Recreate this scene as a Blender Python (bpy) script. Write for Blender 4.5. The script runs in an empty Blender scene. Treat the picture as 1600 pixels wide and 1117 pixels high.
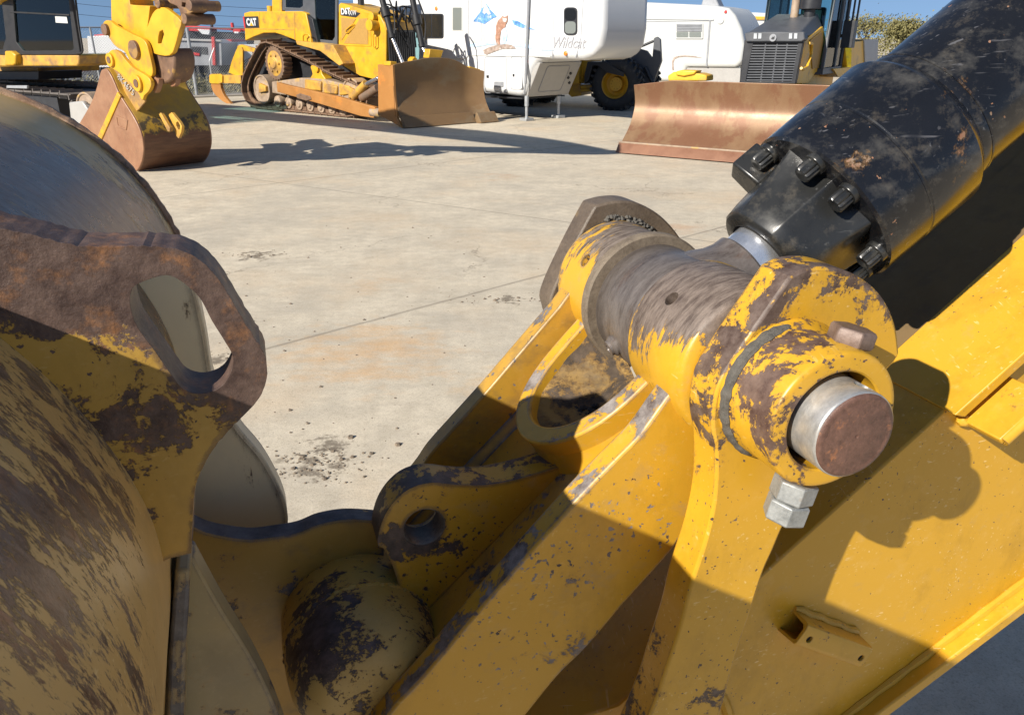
import bpy, bmesh, math, random
from mathutils import Vector, Matrix, noise as mnoise
random.seed(7)
D = bpy.data
COL = bpy.context.scene.collection
SC = bpy.context.scene
# ------------------------------------------------------------ camera, sky, sun, exposure
H = 2.0
F = 1200.0
PITCH = math.radians(22.7)
cam_d = D.cameras.new('camera'); cam = D.objects.new('camera', cam_d); COL.objects.link(cam)
cam.location = (0, 0, H); cam.rotation_euler = (math.radians(90) - PITCH, 0, 0)
cam_d.sensor_width = 36; cam_d.lens = 27; cam_d.clip_start = 0.05; cam_d.clip_end = 3000
SC.camera = cam
SUN_EL = math.radians(30.5); SUN_TH = math.radians(45)
LD = Vector((math.cos(SUN_TH)*math.cos(SUN_EL), math.sin(SUN_TH)*math.cos(SUN_EL), -math.sin(SUN_EL)))
world = D.worlds.new("World"); SC.world = world; world.use_nodes = True
wn = world.node_tree
sky = wn.nodes.new('ShaderNodeTexSky'); sky.sky_type = 'NISHITA'; sky.sun_disc = False
sky.sun_elevation = SUN_EL; sky.sun_rotation = math.radians(225)
sky.air_density = 1.0; sky.dust_density = 0.0; sky.ozone_density = 2.6
tcw = wn.nodes.new('ShaderNodeTexCoord'); mpw = wn.nodes.new('ShaderNodeMapping'); mpw.vector_type = 'POINT'
mpw.inputs['Scale'].default_value = (1, 1, .8); mpw.inputs['Location'].default_value = (0, 0, .24)     # clear winter sky: deep blue right down to the tree line
wn.links.new(tcw.outputs['Generated'], mpw.inputs[0]); wn.links.new(mpw.outputs[0], sky.inputs[0])
wn.links.new(sky.outputs[0], wn.nodes['Background'].inputs[0])
wn.nodes['Background'].inputs[1].default_value = 0.074
sd = D.lights.new('sun', 'SUN'); sun = D.objects.new('sun', sd); COL.objects.link(sun)
sd.energy = 4.8; sd.angle = math.radians(0.5); sd.color = (1.0, 0.93, 0.82)
sun.rotation_euler = LD.to_track_quat('-Z', 'Y').to_euler(); sun.location = (-20, -20, 20)
SC.view_settings.view_transform = 'Standard'; SC.view_settings.look = 'None'
SC.view_settings.exposure = 0.70; SC.view_settings.gamma = 1.0

# ------------------------------------------------------------ sight lines: photo pixel -> real planes
CP, SP = math.cos(PITCH), math.sin(PITCH)
def ray(x, y):
    a = (x-800)/F; b = (558.5-y)/F
    return Vector((a, CP+b*SP, -SP+b*CP))
CAM = Vector((0, 0, H))
def Pg(x, y, z=0.0):
    r = ray(x, y); return CAM + r*((z-H)/r.z)
AL = math.radians(18.2)
A = Vector((-math.sin(AL), math.cos(AL), 0)); B = Vector((math.cos(AL), math.sin(AL), 0)); Z = Vector((0, 0, 1))
def Ps(x, y, s):
    r = ray(x, y); return CAM + r*(s/A.dot(r))
S0 = 0.582
O = Ps(1338, 682, S0)              # centre of the pin's near end face
def W(b, z, s): return O + B*b + Z*z + A*(s-S0)
def bz(x, y, s):
    p = Ps(x, y, s) - O; return (p.dot(B), p.z)
def OUT(pts, s): return [bz(p[0], p[1], s) + tuple(p[2:]) for p in pts]
MA = Matrix(((B.x, 0, A.x, 0), (B.y, 0, A.y, 0), (0, 1, 0, 0), (0, 0, 0, 1)))
MA = Matrix.Translation(O - A*S0) @ MA        # local (b, z, s) -> world

class Fr:
    """upright frame on the ground: x along g0->g1, y away from the camera, z up"""
    def __init__(s, g0, g1):
        s.o = Vector((g0[0], g0[1], 0)); u = Vector((g1[0]-g0[0], g1[1]-g0[1], 0)).normalized()
        s.u = u; s.w = Vector((-u.y, u.x, 0)); s.rot = math.atan2(u.y, u.x)
    def p(s, x, y, off=0.0):
        r = ray(x, y); t = (off - (CAM-s.o).dot(s.w))/r.dot(s.w)
        q = CAM + r*t - s.o; return (q.dot(s.u), q.z)
    def px(s, x, y, xc):
        """point on the cross plane at x = xc -> (y, z)"""
        r = ray(x, y); t = (xc - (CAM-s.o).dot(s.u))/r.dot(s.u)
        q = CAM + r*t - s.o; return (q.dot(s.w), q.z)
    def o2(s, pts, off): return [s.p(p[0], p[1], off)+tuple(p[2:]) for p in pts]

def spl(pts, n=6, closed=True):
    """Catmull-Rom through points; a third element marks a corner"""
    N = len(pts); out = []
    for i in range(N if closed else N-1):
        p1, p2 = pts[i], pts[(i+1) % N]
        p0 = pts[(i-1) % N] if (closed or i > 0) else p1
        p3 = pts[(i+2) % N] if (closed or i < N-2) else p2
        if len(p1) > 2: p0 = p1
        if len(p2) > 2: p3 = p2
        if len(p1) > 2 and len(p2) > 2:
            out.append((p1[0], p1[1])); continue
        for k in range(n):
            t = k/n; t2 = t*t; t3 = t2*t
            out.append(tuple(0.5*((2*p1[j]) + (p2[j]-p0[j])*t + (2*p0[j]-5*p1[j]+4*p2[j]-p3[j])*t2 + (3*p1[j]-p0[j]-3*p2[j]+p3[j])*t3) for j in (0, 1)))
    if not closed: out.append((pts[-1][0], pts[-1][1]))
    return out
def circ(c, r, n=32, a0=0.0, a1=2*math.pi):
    full = abs(a1-a0) > 6.28
    return [(c[0]+r*math.cos(a0+(a1-a0)*i/(n if full else n-1)), c[1]+r*math.sin(a0+(a1-a0)*i/(n if full else n-1))) for i in range(n)]
def rrect(x0, y0, x1, y1, r, n=4):
    o = []
    for cx, cy, a in ((x1-r, y1-r, 0), (x0+r, y1-r, 90), (x0+r, y0+r, 180), (x1-r, y0+r, 270)):
        for i in range(n+1):
            t = math.radians(a+90*i/n); o.append((cx+r*math.cos(t), cy+r*math.sin(t)))
    return o
XZ = Matrix(((1, 0, 0, 0), (0, 0, 1, 0), (0, 1, 0, 0), (0, 0, 0, 1)))   # outline in x,z extruded along y
YZ = Matrix(((0, 0, 1, 0), (1, 0, 0, 0), (0, 1, 0, 0), (0, 0, 0, 1)))   # outline in y,z extruded along x

class G:
    def __init__(s): s.bm = bmesh.new()
    def _new(s, vs, fs, M=None):
        bv = [s.bm.verts.new(M @ Vector(v) if M else Vector(v)) for v in vs]
        for f in fs:
            try: s.bm.faces.new([bv[i] for i in f])
            except ValueError: pass
        return s
    def box(s, x0, y0, z0, x1, y1, z1, M=None):
        v = [(x, y, z) for x in (x0, x1) for y in (y0, y1) for z in (z0, z1)]
        return s._new(v, [(0, 1, 3, 2), (4, 6, 7, 5), (0, 4, 5, 1), (2, 3, 7, 6), (0, 2, 6, 4), (1, 5, 7, 3)], M)
    def cbox(s, c, h, rot=None, M=None):
        R = Matrix.Translation(Vector(c)) @ (rot.to_4x4() if rot else Matrix.Identity(4))
        return s.box(-h[0], -h[1], -h[2], h[0], h[1], h[2], (M @ R) if M else R)
    def prism(s, outline, z0, z1, M=None, holes=()):
        bm = bmesh.new(); edges = []
        for loop in [outline]+list(holes):
            vs = [bm.verts.new((p[0], p[1], z0)) for p in loop]
            for i in range(len(vs)): edges.append(bm.edges.new((vs[i], vs[(i+1) % len(vs)])))
        if holes:
            bmesh.ops.triangle_fill(bm, use_beauty=True, use_dissolve=False, edges=edges)
        else: bm.faces.new(bm.verts[:])
        fs = bm.faces[:]
        r = bmesh.ops.extrude_face_region(bm, geom=fs)
        for v in r['geom']:
            if isinstance(v, bmesh.types.BMVert): v.co.z = z1
        s.merge(bm, M); return s
    def merge(s, bm, M=None):
        mp = {}
        for v in bm.verts: mp[v] = s.bm.verts.new(M @ v.co if M else v.co)
        for f in bm.faces:
            try: s.bm.faces.new([mp[v] for v in f.verts])
            except ValueError: pass
        bm.free()
    def loft(s, rings, cap=True, closed=True):
        n = len(rings[0]); base = [[s.bm.verts.new(Vector(p)) for p in r] for r in rings]
        for a, b in zip(base[:-1], base[1:]):
            for i in range(n if closed else n-1):
                j = (i+1) % n
                try: s.bm.faces.new((a[i], a[j], b[j], b[i]))
                except ValueError: pass
        if cap:
            for r in (base[0], base[-1]):
                try: s.bm.faces.new(r)
                except ValueError: pass
        return s
    def lathe(s, p0, axis, prof, n=48, cap=True, M=None):
        ax = Vector(axis).normalized(); t = ax.orthogonal().normalized(); q = ax.cross(t); p0 = Vector(p0)
        rings = [[(M @ v if M else v) for v in [p0+ax*d+(t*math.cos(2*math.pi*i/n)+q*math.sin(2*math.pi*i/n))*max(r, 1e-4) for i in range(n)]] for d, r in prof]
        return s.loft(rings, cap)
    def cyl(s, p0, p1, r, r1=None, n=24, M=None, rin=None):
        p0, p1 = Vector(p0), Vector(p1); d = (p1-p0).length
        if rin: return s.lathe(p0, p1-p0, [(0, rin), (0, r), (d, r), (d, rin), (0, rin)], n, False, M)
        return s.lathe(p0, p1-p0, [(0, r), (d, r if r1 is None else r1)], n, True, M)
    def tube(s, pts, r, n=8, M=None):
        pts = [Vector(p) for p in pts]; rings = []; up = None
        for i, p in enumerate(pts):
            d = (pts[min(i+1, len(pts)-1)]-pts[max(i-1, 0)]).normalized()
            if up is None: up = d.orthogonal().normalized()
            up = (up-d*up.dot(d)).normalized(); q = d.cross(up)
            rr = r[i] if isinstance(r, (list, tuple)) else r
            rings.append([(M @ v if M else v) for v in [p+(up*math.cos(2*math.pi*k/n)+q*math.sin(2*math.pi*k/n))*rr for k in range(n)]])
        return s.loft(rings)

def build(name, g, mat, parent=None, world=False, bevel=0.0, seg=2, sharp=35, smooth=True, cuts=None, jitter=0.0, weld=True):
    bm = g.bm
    if weld: bmesh.ops.remove_doubles(bm, verts=bm.verts[:], dist=1e-5)
    bmesh.ops.recalc_face_normals(bm, faces=bm.faces[:])
    me = D.meshes.new(name)
    if parent is not None and world: bm.transform(parent['_mi'] if False else ROOTINV[parent.name])
    bm.to_mesh(me); bm.free()
    o = D.objects.new(name, me); COL.objects.link(o)
    if parent is not None: o.parent = parent
    for c in (cuts or []):
        cm = c.bm
        bmesh.ops.recalc_face_normals(cm, faces=cm.faces[:])
        if parent is not None and world: cm.transform(ROOTINV[parent.name])
        m2 = D.meshes.new('cut'); cm.to_mesh(m2); cm.free(); co = D.objects.new('cut', m2); COL.objects.link(co)
        if parent is not None: co.parent = parent
        md = o.modifiers.new('b', 'BOOLEAN'); md.operation = 'DIFFERENCE'; md.object = co; md.solver = 'EXACT'
        bpy.context.view_layer.update(); dg = bpy.context.evaluated_depsgraph_get()
        nm = D.meshes.new_from_object(o.evaluated_get(dg)); o.modifiers.clear(); o.data = nm; me = nm
        D.objects.remove(co)
    me.name = name
    if smooth:
        me.shade_smooth(); me.set_sharp_from_angle(angle=math.radians(sharp))
    me.materials.clear(); me.materials.append(mat)
    if bevel:
        m = o.modifiers.new('bevel', 'BEVEL'); m.width = bevel; m.segments = seg; m.limit_method = 'ANGLE'; m.angle_limit = math.radians(40)
    return o
ROOTINV = {}
def tag(o, label, cat, group=None, kind=None):
    if label: o['label'] = label
    if cat: o['category'] = cat
    if group: o['group'] = group
    if kind: o['kind'] = kind
    return o
def thing(name, label, cat, loc=(0, 0, 0), rot=0.0, group=None):
    o = D.objects.new(name, None); COL.objects.link(o); o.location = loc; o.rotation_euler = (0, 0, rot)
    o.empty_display_size = 0.1
    ROOTINV[o.name] = (Matrix.Translation(Vector(loc)) @ Matrix.Rotation(rot, 4, 'Z')).inverted()
    return tag(o, label, cat, group)
def setting(name, g, mat, **k):
    o = build(name, g, mat, **k); o['kind'] = 'structure'; return o

# ------------------------------------------------------------ materials
class NT:
    def __init__(s, name):
        s.m = D.materials.new(name); s.m.use_nodes = True; s.t = s.m.node_tree; s.n = s.t.nodes; s.l = s.t.links
        s.b = s.n['Principled BSDF']; s.tc = s.n.new('ShaderNodeTexCoord'); s.geo = s.n.new('ShaderNodeNewGeometry')
    def put(s, sock, v):
        if isinstance(v, bpy.types.NodeSocket): s.l.new(v, sock)
        elif isinstance(v, (tuple, list)) and len(v) == 3 and sock.type == 'RGBA': sock.default_value = (*v, 1)
        else: sock.default_value = v
    def math(s, op, a, b=0.0, c=None, clamp=False):
        n = s.n.new('ShaderNodeMath'); n.operation = op; n.use_clamp = clamp; s.put(n.inputs[0], a); s.put(n.inputs[1], b)
        if c is not None: s.put(n.inputs[2], c)
        return n.outputs[0]
    def map(s, v, sc=(1, 1, 1), loc=(0, 0, 0), rot=(0, 0, 0)):
        n = s.n.new('ShaderNodeMapping'); s.put(n.inputs[0], v); n.inputs['Scale'].default_value = sc; n.inputs['Location'].default_value = loc; n.inputs['Rotation'].default_value = rot
        return n.outputs[0]
    def noise(s, v, scale, detail=4, rough=0.55, dist=0.0, col=False):
        n = s.n.new('ShaderNodeTexNoise'); s.put(n.inputs['Vector'], v); n.inputs['Scale'].default_value = scale
        n.inputs['Detail'].default_value = detail; n.inputs['Roughness'].default_value = rough; n.inputs['Distortion'].default_value = dist
        return n.outputs['Color' if col else 'Fac']
    def ramp(s, v, a, b, lo=0.0, hi=1.0, smooth=False):
        n = s.n.new('ShaderNodeMapRange'); n.clamp = True
        if smooth: n.interpolation_type = 'SMOOTHSTEP'
        s.put(n.inputs[0], v); s.put(n.inputs[1], a); s.put(n.inputs[2], b); s.put(n.inputs[3], lo); s.put(n.inputs[4], hi)
        return n.outputs[0]
    def mix(s, f, a, b, mode='MIX'):
        n = s.n.new('ShaderNodeMix'); n.data_type = 'RGBA'; n.blend_type = mode
        s.put(n.inputs[0], f); s.put(n.inputs[6], a); s.put(n.inputs[7], b); return n.outputs[2]
    def vor(s, v, scale, feat='F1', out='Distance'):
        n = s.n.new('ShaderNodeTexVoronoi'); n.feature = feat; s.put(n.inputs['Vector'], v); n.inputs['Scale'].default_value = scale; return n.outputs[out]
    def bump(s, h, strength, dist, nrm=None):
        n = s.n.new('ShaderNodeBump'); s.put(n.inputs['Height'], h); n.inputs['Strength'].default_value = strength; n.inputs['Distance'].default_value = dist
        if nrm is not None: s.l.new(nrm, n.inputs['Normal'])
        s.l.new(n.outputs[0], s.b.inputs['Normal']); return n.outputs[0]
    def dot(s, a, b):
        n = s.n.new('ShaderNodeVectorMath'); n.operation = 'DOT_PRODUCT'; s.l.new(a, n.inputs[0]); n.inputs[1].default_value = b; return n.outputs['Value']
    def along(s, v, ax, m):
        n = s.n.new('ShaderNodeVectorMath'); n.operation = 'SCALE'; n.inputs[0].default_value = ax; s.l.new(s.math('MULTIPLY', s.dot(v, ax), m), n.inputs['Scale'])
        a = s.n.new('ShaderNodeVectorMath'); a.operation = 'ADD'; s.l.new(v, a.inputs[0]); s.l.new(n.outputs[0], a.inputs[1]); return a.outputs[0]
    def dist(s, p):
        n = s.n.new('ShaderNodeVectorMath'); n.operation = 'DISTANCE'; s.l.new(s.geo.outputs['Position'], n.inputs[0]); n.inputs[1].default_value = p
        return n.outputs['Value']
    def set(s, **k):
        for a, v in k.items():
            s.put(s.b.inputs[{'col': 'Base Color', 'rough': 'Roughness', 'metal': 'Metallic', 'spec': 'Specular IOR Level', 'coat': 'Coat Weight', 'trans': 'Transmission Weight', 'alpha': 'Alpha'}.get(a, a)], v)
        return s.m

def simple(name, col, rough=0.5, metal=0.0, var=0.12, scale=6.0, dirt=None, dirt_amt=0.5, bump=0.0, spec=0.5):
    t = NT(name); v = t.tc.outputs['Object']
    n = t.noise(v, scale, 6, 0.6)
    c = t.mix(t.ramp(n, 0.3, 0.7), tuple(x*(1-var) for x in col), tuple(min(1, x*(1+var)) for x in col))
    if dirt:
        c = t.mix(t.ramp(t.noise(v, scale*0.6, 8, 0.65), 0.62-dirt_amt*0.25, 0.72-dirt_amt*0.15), c, dirt)
    if bump: t.bump(t.noise(v, scale*12, 4), 0.5, bump)
    return t.set(col=c, rough=t.ramp(n, 0.3, 0.7, rough*0.85, min(1, rough*1.15)), metal=metal, spec=spec)

YEL = (0.56, 0.305, 0.018); YELW = (0.62, 0.40, 0.10)
def paint(name, base=YEL, base2=None, m1=(0.052, 0.030, 0.022), m2=(0.14, 0.105, 0.085), T=0.64, scale=9.0, stretch=(1, 1, 1), rot=(0, 0, 0),
          edge=0.0, er=0.006, zones=(), rough=0.38, spots=0.0, spot_scale=70, dust=0.0, dust_col=(0.30, 0.235, 0.155), fade=0.25, scratch=0.12, soft=0.012, shine=0.0, mrough=0.55, bumpd=0.0012, rust=None, al=0.0, side=0.0, fine=0.34, grime=0.55, sc_col=(0.75, 0.6, 0.3)):
    t = NT(name); v = t.tc.outputs['Object']
    mv = t.map(v, stretch, (0, 0, 0), rot)
    if al: mv = t.along(mv, A, al)
    warp = t.noise(v, scale*0.8, 2, 0.5)
    n = t.noise(mv, scale, 11, 0.68, 0.4)
    tot = n
    for p, r, w in zones:
        z = t.ramp(t.dist(p), 0.0, r, w, 0.0, True); tot = t.math('ADD', tot, z)
    tot = t.math('ADD', tot, t.math('MULTIPLY', t.math('SUBTRACT', t.noise(t.map(mv, (1, 1, 1), (2, 8, 4)), scale*6.5, 8, 0.75), 0.5), fine))
    if side:          # plate edges (faces square to the pin axis) are rubbed bare
        sn_ = t.ramp(t.math('ABSOLUTE', t.dot(t.geo.outputs['Normal'], A)), 0.6, 0.3, 0, side); tot = t.math('ADD', tot, sn_)
    if edge:
        bv = t.n.new('ShaderNodeBevel'); bv.samples = 4; bv.inputs['Radius'].default_value = er
        dt = t.n.new('ShaderNodeVectorMath'); dt.operation = 'DOT_PRODUCT'; t.l.new(bv.outputs[0], dt.inputs[0]); t.l.new(t.geo.outputs['Normal'], dt.inputs[1])
        e = t.ramp(dt.outputs['Value'], 0.995, 0.86, 0.0, edge); tot = t.math('ADD', tot, e)
    mask = t.ramp(tot, T-soft, T+soft)
    if spots:
        sp = t.noise(v, spot_scale, 3, 0.5); gate = t.noise(v, 5.0, 3, 0.5)
        thr = t.ramp(gate, 0.35, 0.65, 0.74, 0.74-spots*0.2)
        mask = t.math('MAXIMUM', mask, t.math('GREATER_THAN', sp, thr))
    b2 = base2 or tuple(min(1, b*0.8+w*0.2) for b, w in zip(base, YELW))
    fn = t.noise(v, 3.0, 5, 0.6)
    c = t.mix(t.ramp(fn, 0.35, 0.65, 0, min(1.0, fade*2.5)), base, b2)
    if grime:
        gn = t.noise(t.map(v, (1, 1, .6), (7, 1, 3)), 5.5, 10, 0.72); c = t.mix(t.ramp(gn, 0.50, 0.74, 0, grime), c, tuple(b*0.45 for b in base))
        gd = t.noise(t.map(v, (1, 1, 1), (1, 7, 9)), 30, 8, 0.75); c = t.mix(t.ramp(gd, 0.54, 0.78, 0, grime*.7), c, tuple(min(1, b*.8+w*.35) for b, w in zip(base, (0.5, 0.42, 0.3))))
    # faint light scratches in the paint
    for k, (ang, st) in enumerate(((0.5, (5, 170, 170)), (2.2, (170, 8, 150)))):
        sv = t.map(v, st, (k*3.1, 0, 0), (0.3*k, ang, ang)); sn = t.noise(sv, 1.1, 2, 0.4)
        gt = t.ramp(t.noise(v, 9+k*4, 3, 0.6), 0.5, 0.62)
        c = t.mix(t.math('MULTIPLY', t.math('MULTIPLY', t.ramp(sn, 0.66, 0.72), gt), scratch), c, sc_col)
    if dust:
        dn = t.noise(t.map(v, (1, 1, 1.4), (5, 2, 1)), 14, 9, 0.68)
        c = t.mix(t.ramp(dn, 0.62-dust*0.22, 0.80-dust*0.15, 0, min(1, 0.35+dust*0.6)), c, dust_col)
    if rust:
        rn = t.noise(t.map(v, (1, 1, 1), (9, 9, 9)), scale*1.7, 7, 0.65)
        m2c = t.mix(t.ramp(rn, 0.52, 0.64), m2, rust)
    else: m2c = m2
    mn = t.noise(t.map(mv, (1, 1, 1), (3, 1, 7)), scale*2.6, 9, 0.72)
    mc = t.mix(t.ramp(mn, 0.36, 0.64), m1, m2c)
    col = t.mix(mask, c, mc)
    # dark dirty rim around each chip
    rim = t.math('MULTIPLY', t.ramp(tot, T-0.045, T-0.004), t.math('SUBTRACT', 1.0, mask))
    col = t.mix(t.math('MULTIPLY', rim, 0.35), col, (0.30, 0.15, 0.03))
    h = t.math('ADD', t.math('MULTIPLY', mask, -0.6), t.math('MULTIPLY', t.noise(v, 160, 5, 0.7), t.math('ADD', 0.06, t.math('MULTIPLY', mask, 0.5))))
    h = t.math('ADD', h, t.math('MULTIPLY', t.noise(v, 11, 3, 0.5), 0.25))
    t.bump(h, 0.75, bumpd)
    rg = t.math('ADD', t.ramp(mask, 0, 1, rough, mrough), t.math('MULTIPLY', t.math('SUBTRACT', t.noise(v, 30, 6, 0.6), 0.5), 0.25))
    return t.set(col=col, rough=rg, metal=t.math('MULTIPLY', mask, shine), spec=0.5)

def worn(name, c1, c2, c3=None, scale=8.0, stretch=(1, 1, 1), rot=(0, 0, 0), rough=0.45, metal=0.0, bumpd=0.0012, t3=0.6, big=0.5, pits=0.5, al=0.0):
    """bare weathered metal: two tones with streaks, an optional third in patches"""
    t = NT(name); v = t.tc.outputs['Object']; mv = t.map(v, stretch, (0, 0, 0), rot)
    if al: mv = t.along(mv, A, al)
    n = t.noise(mv, scale, 9, 0.7, 0.2); c = t.mix(t.ramp(n, 0.34, 0.66), c1, c2)
    if c3: 
        n3 = t.noise(t.map(mv, (1, 1, 1), (4, 4, 4)), scale*big, 8, 0.65); c = t.mix(t.ramp(n3, t3-0.03, t3+0.03), c, c3)
    f = t.noise(v if not al else t.along(v, A, al*.6), 190 if not al else 70, 6, 0.78)
    c = t.mix(t.ramp(f, 0.35, 0.75, 0, 0.35), c, tuple(min(1, x*1.9+0.03) for x in c2))
    t.bump(t.math('ADD', t.math('MULTIPLY', f, pits), n), 0.7, bumpd)
    return t.set(col=c, rough=t.ramp(n, 0.3, 0.7, rough*0.75, min(1, rough*1.3)), metal=metal)
def zn(x, y, s, r, w): return (tuple(Ps(x, y, s)), r, w)
def spl3(pts, n=5):
    pts = [Vector(p) for p in pts]; out = []
    for i in range(len(pts)-1):
        p1, p2 = pts[i], pts[i+1]; p0 = pts[i-1] if i else p1; p3 = pts[i+2] if i+2 < len(pts) else p2
        for k in range(n):
            t = k/n; out.append(0.5*((2*p1)+(p2-p0)*t+(2*p0-5*p1+4*p2-p3)*t*t+(3*p1-p0-3*p2+p3)*t**3))
    return out+[pts[-1]]
# ================================================================ FOREGROUND MATERIALS
RST = (0.20, 0.075, 0.030)
m_side = paint('stick_paint', T=0.74, scale=7, spots=0.22, spot_scale=150, grime=.62, fade=0.15, scratch=0.55, dust=0.12, rough=0.36, edge=0.10, er=0.004,
               zones=[zn(1530, 600, .81, .10, .04)])
m_brk = paint('bracket_paint', T=0.66, scale=16, fade=0.3, scratch=0.3, edge=0.14, er=0.003, rough=0.4)
m_link = paint('link_paint', T=0.66, scale=10, spots=0.62, spot_scale=115, fade=0.2, dust=0.25, edge=0.30, er=0.008, side=.13, m1=(0.055, 0.034, 0.028), m2=(0.30, 0.27, 0.25),
               zones=[zn(870, 850, .80, .10, .03)], scratch=0.25)
m_web = paint('web_paint', base=(0.46, 0.255, 0.03), T=0.66, scale=12, spots=0.35, fade=0.2, dust=0.55, edge=0.30, er=0.010, dust_col=(0.16, 0.11, 0.06), m1=(0.035, 0.028, 0.028), m2=(0.20, 0.18, 0.17), side=.06)
m_lug = paint('lug_paint', base=(0.50, 0.28, 0.02), T=0.64, scale=16, spots=0.7, spot_scale=140, fade=0.1, dust=0.2, edge=0.34, er=0.012, side=.16, m1=(0.032, 0.024, 0.024), m2=(0.12, 0.085, 0.07),
              zones=[zn(640, 850, .955, .055, .16), zn(600, 830, .955, .05, .20), zn(690, 770, .955, .06, .10)])
m_boss = paint('boss_paint', T=0.575, scale=11, al=2.6, fade=0.2, dust=0.2, edge=0.22, er=0.008, scratch=0.3, m1=(0.066, 0.046, 0.036), m2=(0.215, 0.170, 0.140),
               zones=[zn(1090, 450, .84, .17, .30), zn(1170, 440, .80, .12, .22), zn(1040, 450, .90, .10, .20), zn(1060, 590, .80, .09, -.22), zn(1000, 600, .9, .07, -.16)])
m_fboss = paint('far_boss_paint', T=0.575, scale=13, al=2.6, fade=0.2, dust=0.25, edge=0.22, er=0.008, m1=(0.066, 0.048, 0.036), m2=(0.23, 0.185, 0.15),
                zones=[zn(1000, 375, 1.12, .13, .26), zn(950, 410, 1.12, .07, .08), zn(890, 480, 1.12, .11, -.16)])
m_eye = worn('rod_eye_metal', (0.064, 0.050, 0.043), (0.165, 0.143, 0.130), (0.095, 0.060, 0.044), scale=9, al=3.0, rough=0.33, bumpd=0.001, metal=0.3)
m_collar = worn('collar_steel', (0.095, 0.072, 0.050), (0.175, 0.138, 0.098), scale=30, rough=0.7, bumpd=0.0014)
m_fear = worn('far_plate_metal', (0.055, 0.040, 0.029), (0.125, 0.094, 0.066), (0.24, 0.15, 0.05), scale=12, rough=0.5, bumpd=0.0025, t3=0.66)
m_near = paint('near_plate_paint', side=.07, T=0.60, scale=15, spots=.5, spot_scale=130, fade=0.12, edge=0.16, er=0.006, m1=(0.050, 0.027, 0.019), m2=(0.145, 0.105, 0.085), scratch=0.4,
               zones=[zn(1300, 430, .708, .05, .14), zn(1235, 450, .708, .045, .13), zn(1385, 470, .708, .035, .10), zn(1200, 500, .73, .055, .26), zn(1120, 590, .735, .07, .10), zn(1160, 560, .72, .05, .13),
                      zn(1110, 900, .708, .26, -.20), zn(1330, 470, .708, .04, -.05)])
m_ring = paint('ring_paint', T=0.535, scale=15, spots=.5, spot_scale=130, fade=0.12, edge=0.18, er=0.006, m1=(0.060, 0.030, 0.021), m2=(0.15, 0.095, 0.070), scratch=0.2,
               zones=[zn(1215, 620, .645, .05, .14), zn(1240, 720, .64, .045, .12), zn(1300, 750, .612, .06, -.35), zn(1385, 600, .612, .055, -.35), zn(1255, 600, .612, .03, -.1), zn(1340, 545, .612, .04, -.12)])
m_pin = worn('pin_steel', (0.26, 0.26, 0.25), (0.52, 0.51, 0.49), (0.30, 0.19, 0.11), scale=14, al=1.0, rough=0.34, metal=0.65, t3=0.62, bumpd=0.0006)
m_face = worn('pin_end_rust', (0.055, 0.026, 0.019), (0.15, 0.075, 0.052), (0.30, 0.12, 0.045), scale=30, rough=0.42, t3=0.62, bumpd=0.0030, big=1.0)
m_nut = worn('zinc_plate', (0.17, 0.18, 0.18), (0.29, 0.30, 0.295), (0.24, 0.20, 0.16), scale=30, rough=0.48, metal=0.35, t3=0.64, bumpd=0.0005)
m_bolt = worn('rusty_bolt', (0.085, 0.052, 0.040), (0.19, 0.135, 0.110), scale=34, rough=0.5, metal=0.2, bumpd=0.0010)
m_putty = worn('cracked_sealant', (0.045, 0.042, 0.036), (0.11, 0.10, 0.085), scale=60, rough=0.85, bumpd=0.0040)
m_dark = simple('dark_grime_and_shade', (0.014, 0.012, 0.011), 0.8, bump=0.002)  # soil and seal, also the painted shade inside the bracket holes
m_black = paint('black_cylinder_paint', base=(0.0065, 0.0070, 0.0085), base2=(0.013, 0.014, 0.018), m1=(0.24, 0.085, 0.040), m2=(0.20, 0.15, 0.10), T=0.665, scale=11, stretch=(1, 1, 1), fade=0.3, rough=0.20, sc_col=(0.12, 0.12, 0.13), al=-.5,
                spots=0.08, spot_scale=70, scratch=0.65, edge=0.05, er=0.004, dust=0.45, fine=.2, dust_col=(0.10, 0.095, 0.085), mrough=0.6, bumpd=0.0011,
                zones=[zn(1215, 195, .90, .055, .15), zn(1260, 160, .90, .05, .13), zn(1405, 60, .90, .06, .14), zn(1380, 95, .90, .04, .14), zn(1190, 225, .90, .03, .1)])
m_gland = paint('black_gland_paint', base=(0.010, 0.011, 0.012), base2=(0.022, 0.022, 0.021), m1=(0.13, 0.075, 0.05), m2=(0.16, 0.15, 0.13), T=0.73, scale=26, rough=0.30, fade=0.4, dust=0.3,
                dust_col=(0.13, 0.125, 0.11), scratch=0.35, sc_col=(0.12, 0.12, 0.12), edge=0.06, er=0.003, bumpd=0.0018)
m_chrome = worn('chrome_rod', (0.55, 0.56, 0.58), (0.80, 0.81, 0.84), (0.30, 0.27, 0.25), scale=14, rough=0.24, metal=.85, t3=0.72, bumpd=0.0002)
m_bucket = paint('bucket_shell', base=(0.60, 0.41, 0.165), base2=(0.64, 0.42, 0.13), grime=.5, T=0.562, scale=15, stretch=(1.0, 1.0, .75), al=1.0, fine=.72, fade=0.3, soft=.03, m1=(0.13, 0.088, 0.060), m2=(0.27, 0.205, 0.155), rust=(0.30, 0.17, 0.10), scratch=0.5, rough=0.36, mrough=0.30, bumpd=0.0014, shine=0.25,
                 zones=[zn(40, 620, .55, .22, .13), zn(60, 850, .45, .14, .04), zn(255, 900, .70, .18, -.12), zn(200, 1080, .6, .16, -.16), zn(90, 240, 1.3, .60, .30), zn(5, 205, 1.58, .26, -.42)])
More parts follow.
